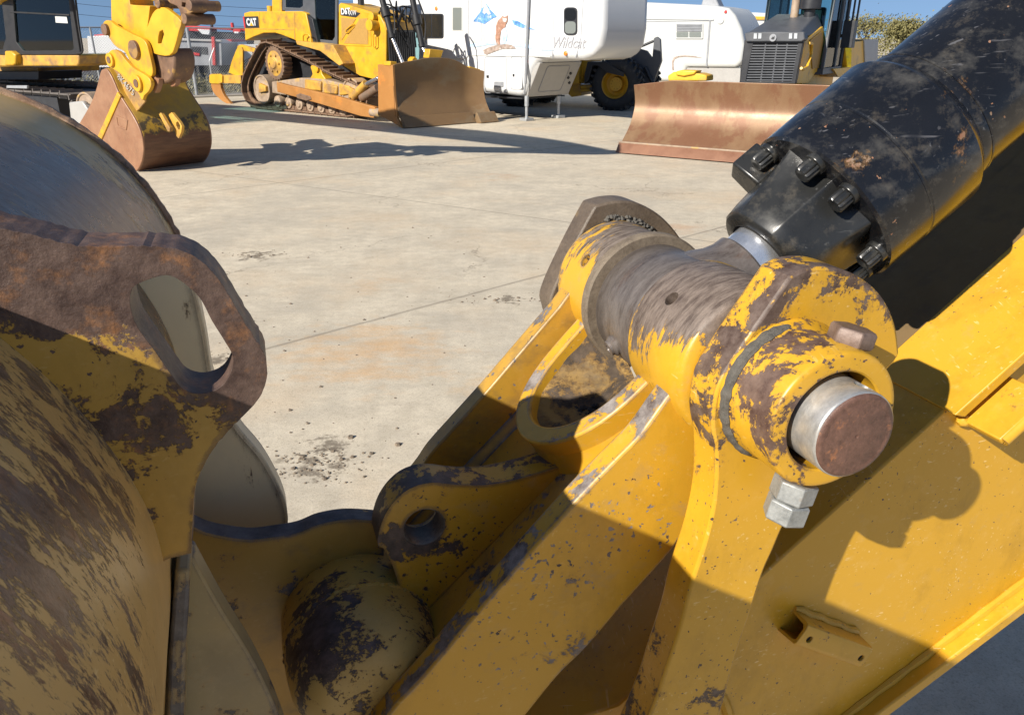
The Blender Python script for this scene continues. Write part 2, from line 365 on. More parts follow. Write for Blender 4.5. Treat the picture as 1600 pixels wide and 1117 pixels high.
m_ear = paint('bucket_ear_paint', base=(0.46, 0.275, 0.05), T=0.50, scale=17, side=.25, spots=.4, spot_scale=120, fade=0.2, m1=(0.050, 0.028, 0.022), m2=(0.125, 0.080, 0.062), edge=0.22, er=0.012, rust=(0.30, 0.135, 0.05), mrough=0.5, bumpd=0.0026, rough=0.45,
              zones=[zn(150, 400, .70, .12, .22), zn(330, 440, .70, .10, .22), zn(400, 520, .70, .09, .18), zn(290, 830, .70, .16, -.16), zn(160, 560, .70, .08, -.07), zn(60, 380, .7, .1, .2), zn(380, 600, .7, .05, .10)])
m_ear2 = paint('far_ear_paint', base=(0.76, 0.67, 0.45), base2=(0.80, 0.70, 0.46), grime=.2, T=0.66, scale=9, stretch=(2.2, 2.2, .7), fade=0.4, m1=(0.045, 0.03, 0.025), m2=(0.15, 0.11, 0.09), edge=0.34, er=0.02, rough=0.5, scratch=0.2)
m_barrel = paint('hitch_barrel_paint', base=(0.46, 0.29, 0.055), base2=(0.44, 0.31, 0.11), T=0.575, scale=20, al=.5, fine=.6, fade=0.5, spots=.7, spot_scale=110, m1=(0.030, 0.022, 0.022), m2=(0.10, 0.075, 0.075),
                 zones=[zn(470, 980, .90, .13, .20), zn(500, 880, .95, .09, .14), zn(450, 1060, .834, .13, .06)], bumpd=0.003, rough=0.5)
m_dplate = paint('dark_plate_paint', base=(0.30, 0.18, 0.03), side=.25, T=0.60, scale=8, fade=0.3, m1=(0.03, 0.025, 0.03), m2=(0.12, 0.11, 0.12), edge=0.40, er=0.012, dust=0.4, dust_col=(0.1, 0.08, 0.05))
m_gplate = paint('grey_plate_paint', base=(0.30, 0.235, 0.11), base2=(0.21, 0.18, 0.12), T=0.60, scale=9, fade=0.6, m1=(0.03, 0.028, 0.032), m2=(0.13, 0.125, 0.13), edge=0.2, er=0.01, rough=0.5)

# ================================================================ EXCAVATOR ARM (foreground)
arm = thing('excavator_linkage', 'big yellow excavator stick and chipped bucket link in the foreground, black hydraulic cylinder on top', 'excavator arm', O - Z*O.z)
def ab(name, g, mat, parent=arm, **k):
    o = build(name, g, mat, arm, True, **k)
    if parent is not arm and parent.type == 'MESH': o.parent = parent
    return o
def fg(name, g, mat, parent, root, **k):
    o = build(name, g, mat, root, True, **k); o.parent = parent; return o

# --- stick
SS = .84; SB = 1.13
t1 = Vector(bz(1200, 890, SS)); t2 = Vector(bz(1600, 530, SS)); dt = (t2-t1).normalized(); nt = Vector((-dt.y, dt.x))
q1 = Vector(bz(1431, 1033, SS)); q2 = Vector(bz(1600, 906, SS)); dq = (q2-q1).normalized(); nq = Vector((-dq.y, dq.x))
def xy(v): return (v.x, v.y)
out = [xy(t2+dt*1.6), xy(t1)] + [xy(t1-dt*.07), xy(t1-dt*.17), xy(t1-dt*.33)] + [bz(820, 1150, SS), bz(860, 1330, SS), bz(1180, 1250, SS), xy(q1-dq*.06), xy(q1), xy(q2+dq*1.6)]
g = G(); g.prism(out, SS, SB, MA)
stick = ab('stick', g, m_side, bevel=.004)
g = G(); s0 = Vector(bz(1476, 641, SS)); s0 = t1 + dt*(s0-t1).dot(dt)
g.prism([xy(s0+nt*.003), xy(s0+nt*.003+dt*2.0), xy(s0-nt*.016+dt*2.0), xy(s0-nt*.016+dt*.012)], SS-.022, SB+.022, MA)
fg('top_plate', g, m_side, stick, arm, bevel=.002)
g = G(); qa = q1-dq*.30
g.prism([xy(qa), xy(q2+dq*1.6), xy(q2+dq*1.6-nq*.028), xy(qa-nq*.028)], SS-.035, SB+.035, MA)
fg('bottom_plate', g, m_side, stick, arm, bevel=.004)
m_flank = paint('flank_grime_shade_paint', base=(0.15, 0.10, 0.05), base2=(0.19, 0.125, 0.055), grime=.3, scratch=0, mrough=.9, T=.70, scale=9, dust=.5, dust_col=(0.08, 0.06, 0.045), rough=.9)  # grimy brown, darkened further for the painted shade under the cylinder
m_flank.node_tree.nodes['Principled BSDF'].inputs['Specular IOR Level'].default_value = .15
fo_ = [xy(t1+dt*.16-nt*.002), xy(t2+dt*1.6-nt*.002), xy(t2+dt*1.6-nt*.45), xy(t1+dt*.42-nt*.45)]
g = G(); g.prism([xy(t1+dt*.02+nt*.0035), xy(t2+dt*1.6+nt*.0035), xy(t2+dt*1.6-nt*.01), xy(t1+dt*.02-nt*.01)], 1.0, SB+.03, MA); fg('shade_strip', g, m_flank, stick, arm)  # dark slab that paints the cylinder's shade onto the stick top
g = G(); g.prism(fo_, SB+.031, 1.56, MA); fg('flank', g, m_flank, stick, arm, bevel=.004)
# weld bead along the bottom plate
g = G(); g.tube([W(*xy(qa+dq*(k*.02)+nq*.002), SS-.002) for k in range(90)], [.0085+.0012*math.sin(k*1.7) for k in range(90)], 8)
fg('weld_bead', g, m_side, stick, arm)
# weld patch low on the side
g = G(); g.tube([W(*bz(1127+k*2.0, 1082+k*6.0, SS), SS) for k in range(9)], [.004, .008, .010, .011, .010, .011, .010, .008, .004], 8)
fg('weld_bead', g, m_side, stick, arm)
# mounting block with a threaded bush
b0 = Vector(bz(1498, 653, SS)); b1 = b0 + dt*.105; 
g = G(); g.prism([xy(b0), xy(b1), xy(b1-nt*.013), xy(b0-nt*.013)], SS-.078, SS+.004, MA)
blk = fg('mounting_block', g, m_brk, stick, arm, bevel=.0025)
g = G(); c0 = b0 - nt*.010 + dt*.004
g.cyl(W(*xy(c0), SS-.076), W(*xy(c0+dt*.12), SS-.076), .0095, rin=.005, n=20)
fg('threaded_bush', g, m_brk, stick, arm)
g = G(); g.tube([W(*xy(b0+dt*(-.008+.004*k)-nt*.004), SS-.004) for k in range(6)], [.006, .011, .013, .012, .010, .006], 8)
fg('weld_bead', g, m_brk, stick, arm)
# open channel bracket with two holes
SBk = SS-.042
c1 = Vector(bz(1263, 979, SBk)); c2 = Vector(bz(1358, 1014, SBk)); dc = (c2-c1).normalized(); nc = Vector((-dc.y, dc.x))
hh = .040; Lc = (c2-c1).length+.012
MC = MA @ Matrix(((dc.x, nc.x, 0, c1.x), (dc.y, nc.y, 0, c1.y), (0, 0, 1, 0), (0, 0, 0, 1)))     # local (along, up, s)
YS = Matrix(((0, 0, 1, 0), (1, 0, 0, 0), (0, 1, 0, 0), (0, 0, 0, 1)))
th = .006
cs = [(.004, SS+.002), (.004, SBk+.008), (.002, SBk+.002), (-.006, SBk), (-hh+.006, SBk), (-hh+.001, SBk+.003), (-hh, SBk+.010), (-hh-.004, SS+.002),
      (-hh-.004+th, SS+.002), (-hh+th, SBk+.012), (-hh+.009, SBk+th), (-.009, SBk+th), (-th+.003, SBk+.011), (-th+.004, SS+.002)]
g = G(); g.prism(cs, 0, Lc, MC @ YS)
cuts = []
for a in (.022, .078*Lc/.085):
    c = G(); c.cyl(MC @ Vector((a, -hh*.52, SBk-.02)), MC @ Vector((a, -hh*.52, SBk+.012)), .0062, n=20); cuts.append(c)
cbk = fg('channel_bracket', g, m_brk, stick, arm, bevel=.0012, cuts=cuts)
for a in (.022, .078*Lc/.085):
    g = G(); g.cyl(MC @ Vector((a, -hh*.52, SBk+.0045)), MC @ Vector((a, -hh*.52, SBk+.0068)), .0066, n=20); fg('hole_shade_disc', g, m_dark, stick, arm)  # near-black disc standing in for the shade inside each hole
g = G(); g.tube([MC @ Vector((Lc*k/11, .006+.0015*math.sin(k*2), SS-.002)) for k in range(12)], [.004]+[.0075+.0012*math.sin(k*3.1) for k in range(10)]+[.004], 8)
fg('weld_bead', g, m_brk, stick, arm)

# --- side links (near and far) with their collars
near = OUT([(1235, 432, 1), (1262, 420), (1300, 418), (1342, 432), (1378, 462), (1399, 505), (1406, 554, 1), (1398, 566, 1), (1370, 600), (1345, 660), (1300, 720), (1250, 780), (1226, 819), (1208, 860), (1192, 897), (1170, 966), (1150, 1025), (1125, 1117), (1080, 1260, 1),
            (950, 1260, 1), (1015, 1117), (1040, 1047), (1062, 982), (1075, 930), (1085, 897), (1101, 849), (1113, 800), (1118, 760), (1119, 707), (1113, 659), (1121, 607), (1149, 557)], .708)
nears = spl(near, 6)
g = G(); g.prism(nears, .708, .765, MA)
slink = ab('side_link', g, m_near, bevel=.004, sharp=30)
g = G(); g.lathe(O+A*(.712-S0), -A, [(0, .056), (0, .093), (.012, .091), (.022, .0855), (.089, .0845), (.0925, .0832), (.0940, .0812), (.0945, .077), (.0945, .0630), (.0925, .0608), (-.05, .0605)], 96, cap=False)
fg('collar', g, m_ring, slink, arm, sharp=40)
# crust of cracked sealant round the collar's foot
g = G(); rings = []
for i in range(64):
    a = math.radians(95+150*i/63); r = .088
    c = O+A*(.700-S0)+B*math.cos(a)*r+Z*math.sin(a)*r; rad = B*math.cos(a)+Z*math.sin(a); w = .0062+.0022*mnoise.noise(Vector((i*.35, 0, 0))); w *= min(1, i/5+.15, (63-i)/5+.15)
    rings.append([c+rad*math.cos(k*math.pi/4)*w*.9+A*math.sin(k*math.pi/4)*w*1.3 for k in range(8)])
g.loft(rings); fg('sealant', g, m_putty, slink, arm)
far = [(p[0]+.004, p[1]-.004) for p in nears]
farU = OUT([(930, 322, 1), (959, 315), (992, 316), (1028, 334), (1056, 362), (1073, 392), (1078, 430), (1060, 480), (1020, 540), (960, 600), (950, 640, 1), (900, 640, 1), (890, 560), (872, 520), (862, 490), (861, 462), (895, 387)], 1.206)
g = G(); g.prism(spl(farU, 6), 1.206, 1.262, MA)
slink2 = ab('side_link', g, m_fear, bevel=.004, sharp=30); slink2['label'] = 'far muddy side link plate behind the pin barrel'
g = G(); g.lathe(O+A*(1.25-S0), A, [(0, .066), (.05, .064), (.06, .06), (.06, .054), (0, .054)], 48, cap=False)
fg('collar', g, m_fear, slink2, arm)
# mud on the ledge above the far boss
g = G(); random.seed(3)
for i in range(90):
    a = math.radians(random.uniform(15, 100)); r = .103+random.random()*.010; c = O+A*(1.203-S0)+B*math.cos(a)*r+Z*math.sin(a)*r; q = random.uniform(.002, .0058)
    g.lathe(c-Z*q*.6, Z, [(0, q*.6), (q*.4, q), (q*1.1, q*.5), (q*1.3, 0)], 6)
fg('dried_mud', g, m_putty, slink2, arm)

# --- link pin
g = G(); g.lathe(O+A*(.0022), A, [(0, .0500), (.0012, .0515), (.0035, .0520), (.70, .0520), (.70, 0)], 96)
cut = G(); hc = Ps(1350, 612, .60); hd = (hc-(O+A*(.60-S0))); hd = (hd-A*hd.dot(A)).normalized()
cut.cyl(O+A*(.603-S0)+hd*.036, O+A*(.603-S0)+hd*.08, .0115, n=20)
pin = ab('link_pin', g, m_pin, cuts=[cut], sharp=50)
g = G(); pr = [(0, 0), (.0, .0022), (-.0004, .0024), (-.0004, .040), (.0, .0415), (-.0006, .0435), (.0004, .0485), (.0024, .0502), (.0040, .0500), (.004, 0)]
g.lathe(O-A*0.0, A, [(a, r) for a, r in pr], 96)
cut = G(); cut.cyl(O-A*.02, O+A*.003, .0028, .0008, n=16)
fg('pin_end', g, m_face, pin, arm, cuts=[cut], sharp=50)
# retaining bolt, head above and double nut below
ph = Ps(1331, 524, .655); pn = Ps(1233, 782, .655); ax = (pn-ph).normalized()
tA = A.copy(); tB = ax.cross(tA).normalized()
def hexp(g, p, ax, r, h, a0=0.0, ch=.16, n=6):
    t = tA; q = ax.cross(t).normalized()
    def ring(rr, d, nn): return [p+ax*d+(t*math.cos(a0+2*math.pi*k/nn)+q*math.sin(a0+2*math.pi*k/nn))*rr for k in range(nn)]
    g.loft([ring(r*.9, 0, n), ring(r, h*ch, n), ring(r, h*(1-ch), n), ring(r*.9, h, n)])
g = G(); hexp(g, ph-ax*.010, ax, .0262, .0215, .35); g.cyl(ph, ph+ax*.03, .013)
ab('retaining_bolt', g, m_bolt, bevel=.0012)
g = G(); hexp(g, pn-ax*.030, ax, .0270, .027, .3, .08); fg('nut', g, m_nut, slink, arm, bevel=.001)
g = G(); hexp(g, pn-ax*.0025, ax, .0270, .028, .52, .08); g.cyl(pn, pn+ax*.0275, .017); fg('nut', g, m_nut, slink, arm, bevel=.001)

# --- bucket link (H shaped casting)
RB = .110
up = OUT([(1067, 590, 1), (1040, 625), (1000, 680), (960, 721), (907, 775), (870, 816), (773, 924), (669, 1047), (624, 1095), (579, 1150), (545, 1200, 1)], .80)
lo = OUT([(690, 1260, 1), (760, 1190), (822, 1117), (871, 1057), (920, 1008), (975, 943), (1040, 871), (1062, 842), (1085, 800), (1092, 740, 1)], .80)
body = spl([(-0.02, .085, 1)] + up + lo + [(.055, -.075, 1), (.06, 0, 1)], 5)
g = G(); g.prism(body, .80, .838, MA)
cut = G(); cut.cyl(O+A*(.75-S0), O+A*(.9-S0), .09, n=48)
link = ab('bucket_link', g, m_link, bevel=.004, sharp=30)
g = G(); g.lathe(O+A*(.768-S0), A, [(0, .070), (0, .104), (.006, RB), (.150, RB-.002), (.158, .104), (.162, .097), (.162, .07)], 96, cap=False)
cut = G(); hp = Ps(1070, 488, .86); hr = (hp-(O+A*(.86-S0))); hr = (hr-A*hr.dot(A)).normalized(); c0 = O+A*(.862-S0)
cut.cyl(c0+hr*.09, c0+hr*.14, .0098, .0125, n=24)
fg('pin_boss', g, m_boss, link, arm, cuts=[cut], sharp=50)
g = G(); g.lathe(O+A*(1.062-S0), A, [(0, .078), (0, .110), (.003, .1125), (.016, .1125), (.020, .109), (.022, .1035), (.10, .1035), (.140, .1045), (.142, .078)], 96, cap=False)
cut = G(); hp = Ps(921, 411, 1.13); hr = (hp-(O+A*(1.13-S0))); hr = (hr-A*hr.dot(A)).normalized(); c0 = O+A*(1.132-S0)
cut.cyl(c0+hr*.09, c0+hr*.14, .010, .013, n=24)
fg('pin_boss', g, m_fboss, link, arm, cuts=[cut], sharp=40)
g = G(); g.lathe(O+A*(1.0605-S0), A, [(0, .088), (0, .1095), (.003, .1128), (.017, .1130), (.0185, .1095)], 96, cap=False)
fg('collar_seal', g, m_collar, link, arm)
# far side plate of the link
fo = OUT([(860, 470, 1), (847, 485), (780, 563), (748, 600), (711, 641), (668, 689), (643, 724), (572, 808), (508, 894), (470, 950, 1)], 1.19)
bk = [(p[0]+.085+.04*i/9, p[1]-.085-.04*i/9) for i, p in enumerate(fo)]
g = G(); g.prism(spl([(-.04, .08, 1)]+fo, 5, False)+[xy(Vector(p)) for p in reversed(bk)]+[(.02, -.06)], 1.150, 1.190, MA)
fg('side_plate', g, m_web, link, arm, bevel=.003, sharp=30)
# web between the plates
w1, w2, w3 = (Vector(bz(x, y, .955)) for x, y in ((661, 961), (755, 864), (845, 770)))
dw = (w3-w1).normalized(); nw = Vector((-dw.y, dw.x)); 
if nw.x > 0: nw = -nw
g = G(); wa = w1-dw*.14; wb = w3+dw*.14
g.prism([xy(wa), xy(w2), xy(wb), xy(wb-nw*.02), xy(w2-nw*.02), xy(wa-nw*.02)], .836, 1.152, MA)
fg('web', g, m_web, link, arm, bevel=.003)
# fillet welds
for sa, sg in ((.838, 1), (1.150, -1)):
    g = G(); g.prism([(0, 0), (.016*sg, 0), (0, .016)], 0, (wb-wa).length, MA @ Matrix(((0, nw.x, dw.x, wa.x), (0, nw.y, dw.y, wa.y), (1, 0, 0, sa), (0, 0, 0, 1))))
    fg('weld_bead', g, m_web, link, arm)
# U shaped guard round the rod eye
d1 = Vector((-.735, -.678)); n1 = Vector((-.678, .735)); u0 = Vector((-.078, -.030))
ucur = [(.905, -.01), (.905, .035), (.908, .075), (.918, .112), (.938, .146), (.966, .172), (.998, .186), (1.030, .186), (1.060, .172), (1.082, .145), (1.096, .110), (1.103, .070), (1.107, .030), (1.110, -.01)]
uc = spl(ucur, 4, False)
def off(c, d):
    o = []
    for i in range(len(c)):
        a = Vector(c[max(i-1, 0)]); b = Vector(c[min(i+1, len(c)-1)]); t = (b-a).normalized(); o.append((c[i][0]+t.y*d, c[i][1]-t.x*d))
    return o
MU = MA @ Matrix(((0, d1.x, n1.x, u0.x), (0, d1.y, n1.y, u0.y), (1, 0, 0, 0), (0, 0, 0, 1)))     # local (s, along link, up)
g = G(); g.prism(uc + list(reversed(off(uc, -.031))), -.13, 0, MU)
fg('guard_rim', g, m_link, link, arm, bevel=.0035, sharp=45)
# the casting around and below the guard
g = G()
inner = off(uc, -.030); rings = []
for k, (zz, grow) in enumerate(((-.028, 0), (-.05, .006), (-.075, .02), (-.10, .045), (-.12, .075))):
    rr = off(uc, -.0295-grow); rings.append([MU @ Vector((p[0], p[1], zz)) for p in rr])
g.loft(rings, cap=False, closed=False)
fg('guard_skirt', g, m_link, link, arm, weld=True)
m_pocket = paint('pocket_dirt_paint', base=(0.26, 0.155, 0.04), T=0.47, scale=15, dust=0.9, dust_col=(0.07, 0.052, 0.035), m1=(0.03, 0.022, 0.016), m2=(0.09, 0.065, 0.045), soft=.05, bumpd=.004, rough=.8, mrough=.9)
g = G(); rings = []
for k in range(9):
    f = k/8; rings.append([MU @ Vector((1.0+(p[0]-1.0)*(1-f), .03+(p[1]-.03)*(1-f), -.020-.055*math.sin(f*math.pi/2)+.004*mnoise.noise(Vector((p[0]*30, p[1]*30, f*4))))) for p in uc])
g.loft(rings, cap=False, closed=False); fg('pocket_floor', g, m_pocket, link, arm)
g = G(); rnd = random.Random(5)
for i in range(420):
    a = rnd.uniform(.25, 1.0)*math.pi; r = .07*rnd.random()**.5; c = MU @ Vector((.995+r*1.0*math.cos(a), .10+r*.75*math.sin(a), -.050-.012*rnd.random())); q = rnd.uniform(.002, .006)
    g.lathe(c-Z*q*.6, Z, [(0, q*.6), (q*.4, q), (q*1.1, q*.5), (q*1.3, 0)], 6)
fg('packed_soil', g, m_dark, link, arm)
# lug with threaded hole
lg = OUT([(590, 849), (598, 812), (617, 782), (643, 762), (676, 754), (721, 758), (773, 756), (837, 741), (900, 720, 1), (940, 760, 1), (845, 775, 1), (755, 866), (661, 963), (634, 990, 1), (626, 931), (617, 894), (602, 860)], .955)
lgs = spl(lg, 6); hc = bz(663, 824, .955)
g = G(); g.prism(lgs, .955, 1.013, MA, holes=[circ(hc, .0325, 32)])
fg('lug', g, m_lug, link, arm, bevel=.004, sharp=30)
g = G(); n = 40; turns = 9; rows = []
prof = []
for k in range(turns*2+1): prof.append((k*.0026, .0312 if k % 2 == 0 else .0290))
m_ins = worn('insert_steel', (0.07, 0.06, 0.052), (0.19, 0.17, 0.15), (0.10, 0.05, 0.03), scale=30, rough=.45, metal=.4)
g.lathe(W(*hc, .9565), A, [(0, .0335)]+prof+[(.052, .0335)], 40, cap=False)
fg('threaded_insert', g, m_ins, link, arm, smooth=False)
# hitch barrel at the link's foot
hb = Vector((-.516, -.474))
g = G(); pr = []
for d, r in ((.0, .0), (.001, .045), (.006, .070), (.018, .090), (.036, .103), (.060, .111), (.10, .116), (.15, .118), (.24, .116), (.32, .112)): pr.append((d, r))
g.lathe(W(hb.x, hb.y, .834), A, pr, 64)
fg('hitch_barrel', g, m_barrel, link, arm, sharp=50)

g = G(); g.tube([W(hb.x+math.cos(a)*.1125, hb.y+math.sin(a)*.1125, .955+.002*math.sin(a*40)) for a in [math.radians(20+k*2) for k in range(80)]], [.006+.0012*math.sin(k*2.1) for k in range(80)], 8); fg('weld_bead', g, m_barrel, link, arm)
# --- bucket cylinder
ec = Vector((.805, .593)); ncy = Vector((-.593, .805)); SC_ = .985; co = -.022
def cp(t, rn=0.0, ra=0.0): 
    v = ec*t + ncy*(co+rn); return W(v.x, v.y, SC_+ra)
cax = (cp(1)-cp(0)).normalized(); cnn = (cp(0, .1)-cp(0)).normalized()
TW, RW, RT = .285, .1360, .1150
g = G()
pf = [(TW, .085), (TW, RW-.004), (TW+.004, RW), (.365, RW), (.367, RW-.0014), (.370, RW-.0014), (.372, RW), (.462, RW), (.466, RW-.002), (.480, .123), (.484, .1195), (.492, .1205), (.500, .1190), (.504, RT), (2.4, RT)]
g.lathe(cp(0), cax, pf, 128)
cyl = ab('hydraulic_cylinder', g, m_black, sharp=28)
g = G(); g.tube([cp(.5035, math.cos(a)*(.1165), math.sin(a)*.1165) for a in [2*math.pi*k/64 for k in range(65)]], .0028, 6)
fg('weld_bead', g, m_black, cyl, arm)
# gland with scalloped nose
BA = [math.radians(q) for q in (28, 62, 118, 150, 206, 244, 298, 332)]
def bdip(a): return max(max(0.0, math.cos((a-q)*3.1)) if abs((a-q+math.pi) % (2*math.pi)-math.pi) < .5 else 0.0 for q in BA)
g = G(); rings = []; n = 288
for t, R0, amp in ((.170, .062, 0), (.170, .081, .001), (.175, .088, .004), (.20, .094, .006), (.24, .103, .013), (.270, .112, .021), (.287, .118, .027)):
    rings.append([cp(t, math.sin(2*math.pi*k/n)*(R0-amp*bdip(2*math.pi*k/n)), math.cos(2*math.pi*k/n)*(R0-amp*bdip(2*math.pi*k/n))) for k in range(n)])
g.loft(rings, cap=False)
gl = fg('gland', g, m_gland, cyl, arm, sharp=60)
g = G(); g.lathe(cp(0), cax, [(.1685, .0625), (.172, .0625), (.185, .056), (.186, .047)], 64, cap=False)
fg('wiper_seal', g, m_dark, cyl, arm)
g = G()
g.prism([(.085, -.030), (.143, -.024), (.143, .022), (.085, .030)], .238, .290, Matrix.Translation(cp(0)) @ Matrix(((cnn.x, A.x, cax.x, 0), (cnn.y, A.y, cax.y, 0), (cnn.z, A.z, cax.z, 0), (0, 0, 0, 1))) @ Matrix.Rotation(math.radians(48), 4, 'Z'))
fg('port_lug', g, m_gland, cyl, arm, bevel=.004)
for a in BA:
    c = cp(0, math.sin(a)*.116, math.cos(a)*.116)
    g = G(); n = 48; rings = []
    for t, rr, am in ((.287, .0170, 0), (.2785, .0170, 0), (.2775, .0165, 0), (.2770, .0125, .0011), (.2565, .0125, .0011), (.2545, .0112, .0007), (.2545, .007, 0), (.2560, .004, 0)):
        rings.append([c+cax*t+(A*math.cos(2*math.pi*j/n)+cnn*math.sin(2*math.pi*j/n))*(rr+am*math.cos(12*2*math.pi*j/n)) for j in range(n)])
    g.loft(rings); fg('gland_bolt', g, m_gland, cyl, arm, sharp=40)
# rod and rod eye
co = -.010; g = G(); g.cyl(cp(.118), cp(.40), .0475, n=96)
rod = ab('piston_rod', g, m_chrome)
g = G(); g.lathe(O+A*(.926-S0), A, [(0, .07), (0, .0955), (.004, .098), (.128, .098), (.134, .094), (.134, .07)], 96, cap=False)
eye = fg('rod_eye', g, m_eye, rod, arm)
g = G(); g.lathe(cp(0), cax, [(.06, .082), (.085, .072), (.105, .060), (.122, .0545), (.138, .0535), (.141, .050), (.143, .0465)], 64, cap=False)
fg('rod_neck', g, m_eye, rod, arm)
g = G(); ng = bz(957, 541, 1.0); nv = Vector(ng).normalized(); gp = W(nv.x*.095, nv.y*.095, 1.0); gd = (B*nv.x+Z*nv.y)
g.lathe(gp, gd, [(0, .017), (.006, .017), (.010, .013), (.014, .0125), (.0145, .006), (.008, .004)], 24)
fg('grease_fitting', g, m_eye, rod, arm)

# ================================================================ BUCKET (foreground, left)
buk = thing('excavator_bucket', 'huge worn bucket filling the left foreground, mottled beige and brown, oval lifting eye on top', 'bucket', O + B*(-.9) + A*.2 - Z*O.z)
pf = [(-1.9, -.35), (-1.75, -.02), (-1.5, .22), (-1.25, .33), (-1.1, .34), (-1.01, .312), (-.93, .275), (-.87, .233), (-.82, .184), (-.775, .12), (-.745, .058), (-.727, .0), (-.7195, -.06), (-.7225, -.13), (-.743, -.23), (-.775, -.34), (-.84, -.52), (-.93, -.70), (-1.06, -.90), (-1.22, -1.08), (-1.45, -1.25)]
pc = spl(pf, 8, False)
inn = []
for i, p in enumerate(pc):
    a = Vector(pc[max(i-1, 0)]); b = Vector(pc[min(i+1, len(pc)-1)]); t = (b-a).normalized(); inn.append((p[0]+t.y*.03, p[1]-t.x*.03))
g = G(); ss = [-.02+1.735*k/48 for k in range(49)]
def pos(p, s, d=0.0):
    k = 1.0-.0*(s-.75); 
    n = mnoise.noise(Vector((p[0]*2.3, p[1]*2.3, s*2.3)))*.006+mnoise.noise(Vector((p[0]*9, p[1]*9, s*7)))*.0012
    q = (p[0]-.030*(s-.8)+.7*n, p[1]+.7*n); return W(q[0], q[1], s)
outer = [[pos(p, s+(.012*mnoise.noise(Vector((i*.33, 5, 1)))+.006*mnoise.noise(Vector((i*1.3, 2, 1))) if s > 1.7 else 0)) for i, p in enumerate(pc)] for s in ss]
inner = [[W(p[0]-.030*(s-.8), p[1], s) for p in inn] for s in ss]
bm = g.bm; vo = [[bm.verts.new(v) for v in r] for r in outer]; vi = [[bm.verts.new(v) for v in r] for r in inner]
for j in range(len(ss)-1):
    for i in range(len(pc)-1):
        bm.faces.new((vo[j][i], vo[j][i+1], vo[j+1][i+1], vo[j+1][i])); bm.faces.new((vi[j][i], vi[j+1][i], vi[j+1][i+1], vi[j][i+1]))
for j in (0, len(ss)-1):
    for i in range(len(pc)-1): bm.faces.new((vo[j][i], vi[j][i], vi[j][i+1], vo[j][i+1]))
for i in (0, len(pc)-1):
    for j in range(len(ss)-1): bm.faces.new((vo[j][i], vo[j+1][i], vi[j+1][i], vi[j][i]))
shell = fg('shell', g, m_bucket, buk, buk, sharp=60)
# side plates closing the shell (far one carries the chipped lip)
for s in (-.005, 1.69):
    g = G(); g.prism([(p[0]-.030*(s-.8)-.012, p[1]-.010) for p in pc], s, s+.03, MA); fg('side_plate', g, m_bucket, buk, buk)
g = G(); pl = [p for p in pc if p[1] > -.2]
g.tube([pos(p, 1.722)+Z*.001+A*.002*mnoise.noise(Vector((i*.9, 0, 0))) for i, p in enumerate(pl)], [.010+.0035*mnoise.noise(Vector((i*.45, 1, 3))) for i in range(len(pl))], 8)
m_lip = worn('chipped_edge', (0.17, 0.085, 0.05), (0.36, 0.24, 0.15), (0.07, 0.05, 0.045), scale=26, rough=0.5, t3=0.56, bumpd=0.004)
fg('worn_lip', g, m_lip, buk, buk)
# near ear with oval eye
SE = .70; TE = .052
eo = OUT([(-230, 330, 1), (-90, 335), (0, 357), (47, 366), (100, 380), (154, 386), (205, 384), (251, 386), (285, 392), (317, 410), (344, 440), (373, 488), (397, 527), (414, 556), (417, 590), (405, 622), (380, 650), (358, 672), (332, 704), (309, 748), (302, 790), (299, 864, 1), (266, 872, 1), (200, 900, 1), (-230, 900, 1)], SE)
# inner boundary must stay inside the shell
hole = OUT([(204, 460), (213, 445), (251, 431), (272, 433), (297, 450), (315, 470), (331, 501), (351, 533), (364, 558), (360, 583), (344, 605), (315, 615), (287, 608), (269, 587), (244, 551), (215, 511), (204, 480)], SE)
random.seed(11)
eos = spl(eo, 5)
eos = [(p[0]+.0012*mnoise.noise(Vector((i*.8, 0, 3))), p[1]+.0018*mnoise.noise(Vector((i*.8, 7, 3)))) for i, p in enumerate(eos)]
g = G(); g.prism(eos, SE, SE+TE, MA, holes=[spl(hole, 4)])
fg('lifting_ear', g, m_ear, buk, buk, bevel=.006, seg=3, sharp=30)
# far ear
eo2 = OUT([(150, 480, 1), (200, 440), (250, 415), (288, 422), (303, 446), (320, 520), (335, 600), (369, 665), (410, 715), (438, 765), (449, 800), (448, 832), (430, 900, 1), (150, 900, 1)], 1.16)
g = G(); g.prism(spl(eo2, 6), 1.16, 1.21, MA)
fg('lifting_ear', g, m_ear2, buk, buk, bevel=.005, sharp=30)
# saddle plate with dark rim reaching to the hitch
sd_ = OUT([(270, 800, 1), (304, 824), (336, 836), (388, 843), (429, 839), (467, 832), (500, 819), (545, 812), (600, 815, 1), (600, 1250, 1), (200, 1250, 1)], 1.03)
g = G(); g.prism(spl(sd_, 6), 1.03, 1.065, MA)
fg('saddle_plate', g, m_dplate, buk, buk, bevel=.004)
# lower cheek plate and its edge strip
ck = OUT([(268, 873, 1), (301, 870, 1), (345, 950), (400, 1040), (440, 1130), (480, 1260, 1), (250, 1260, 1)], .775)
g = G(); g.prism(spl(ck, 4), .775, .81, MA)
fg('cheek_plate', g, m_gplate, buk, buk, bevel=.003)
g = G(); st = OUT([(276, 872), (299, 872), (292, 1000), (286, 1260), (258, 1260), (266, 1000)], .755)
g.prism(st, .735, .790, MA); fg('edge_strip', g, m_gplate, buk, buk, bevel=.004)
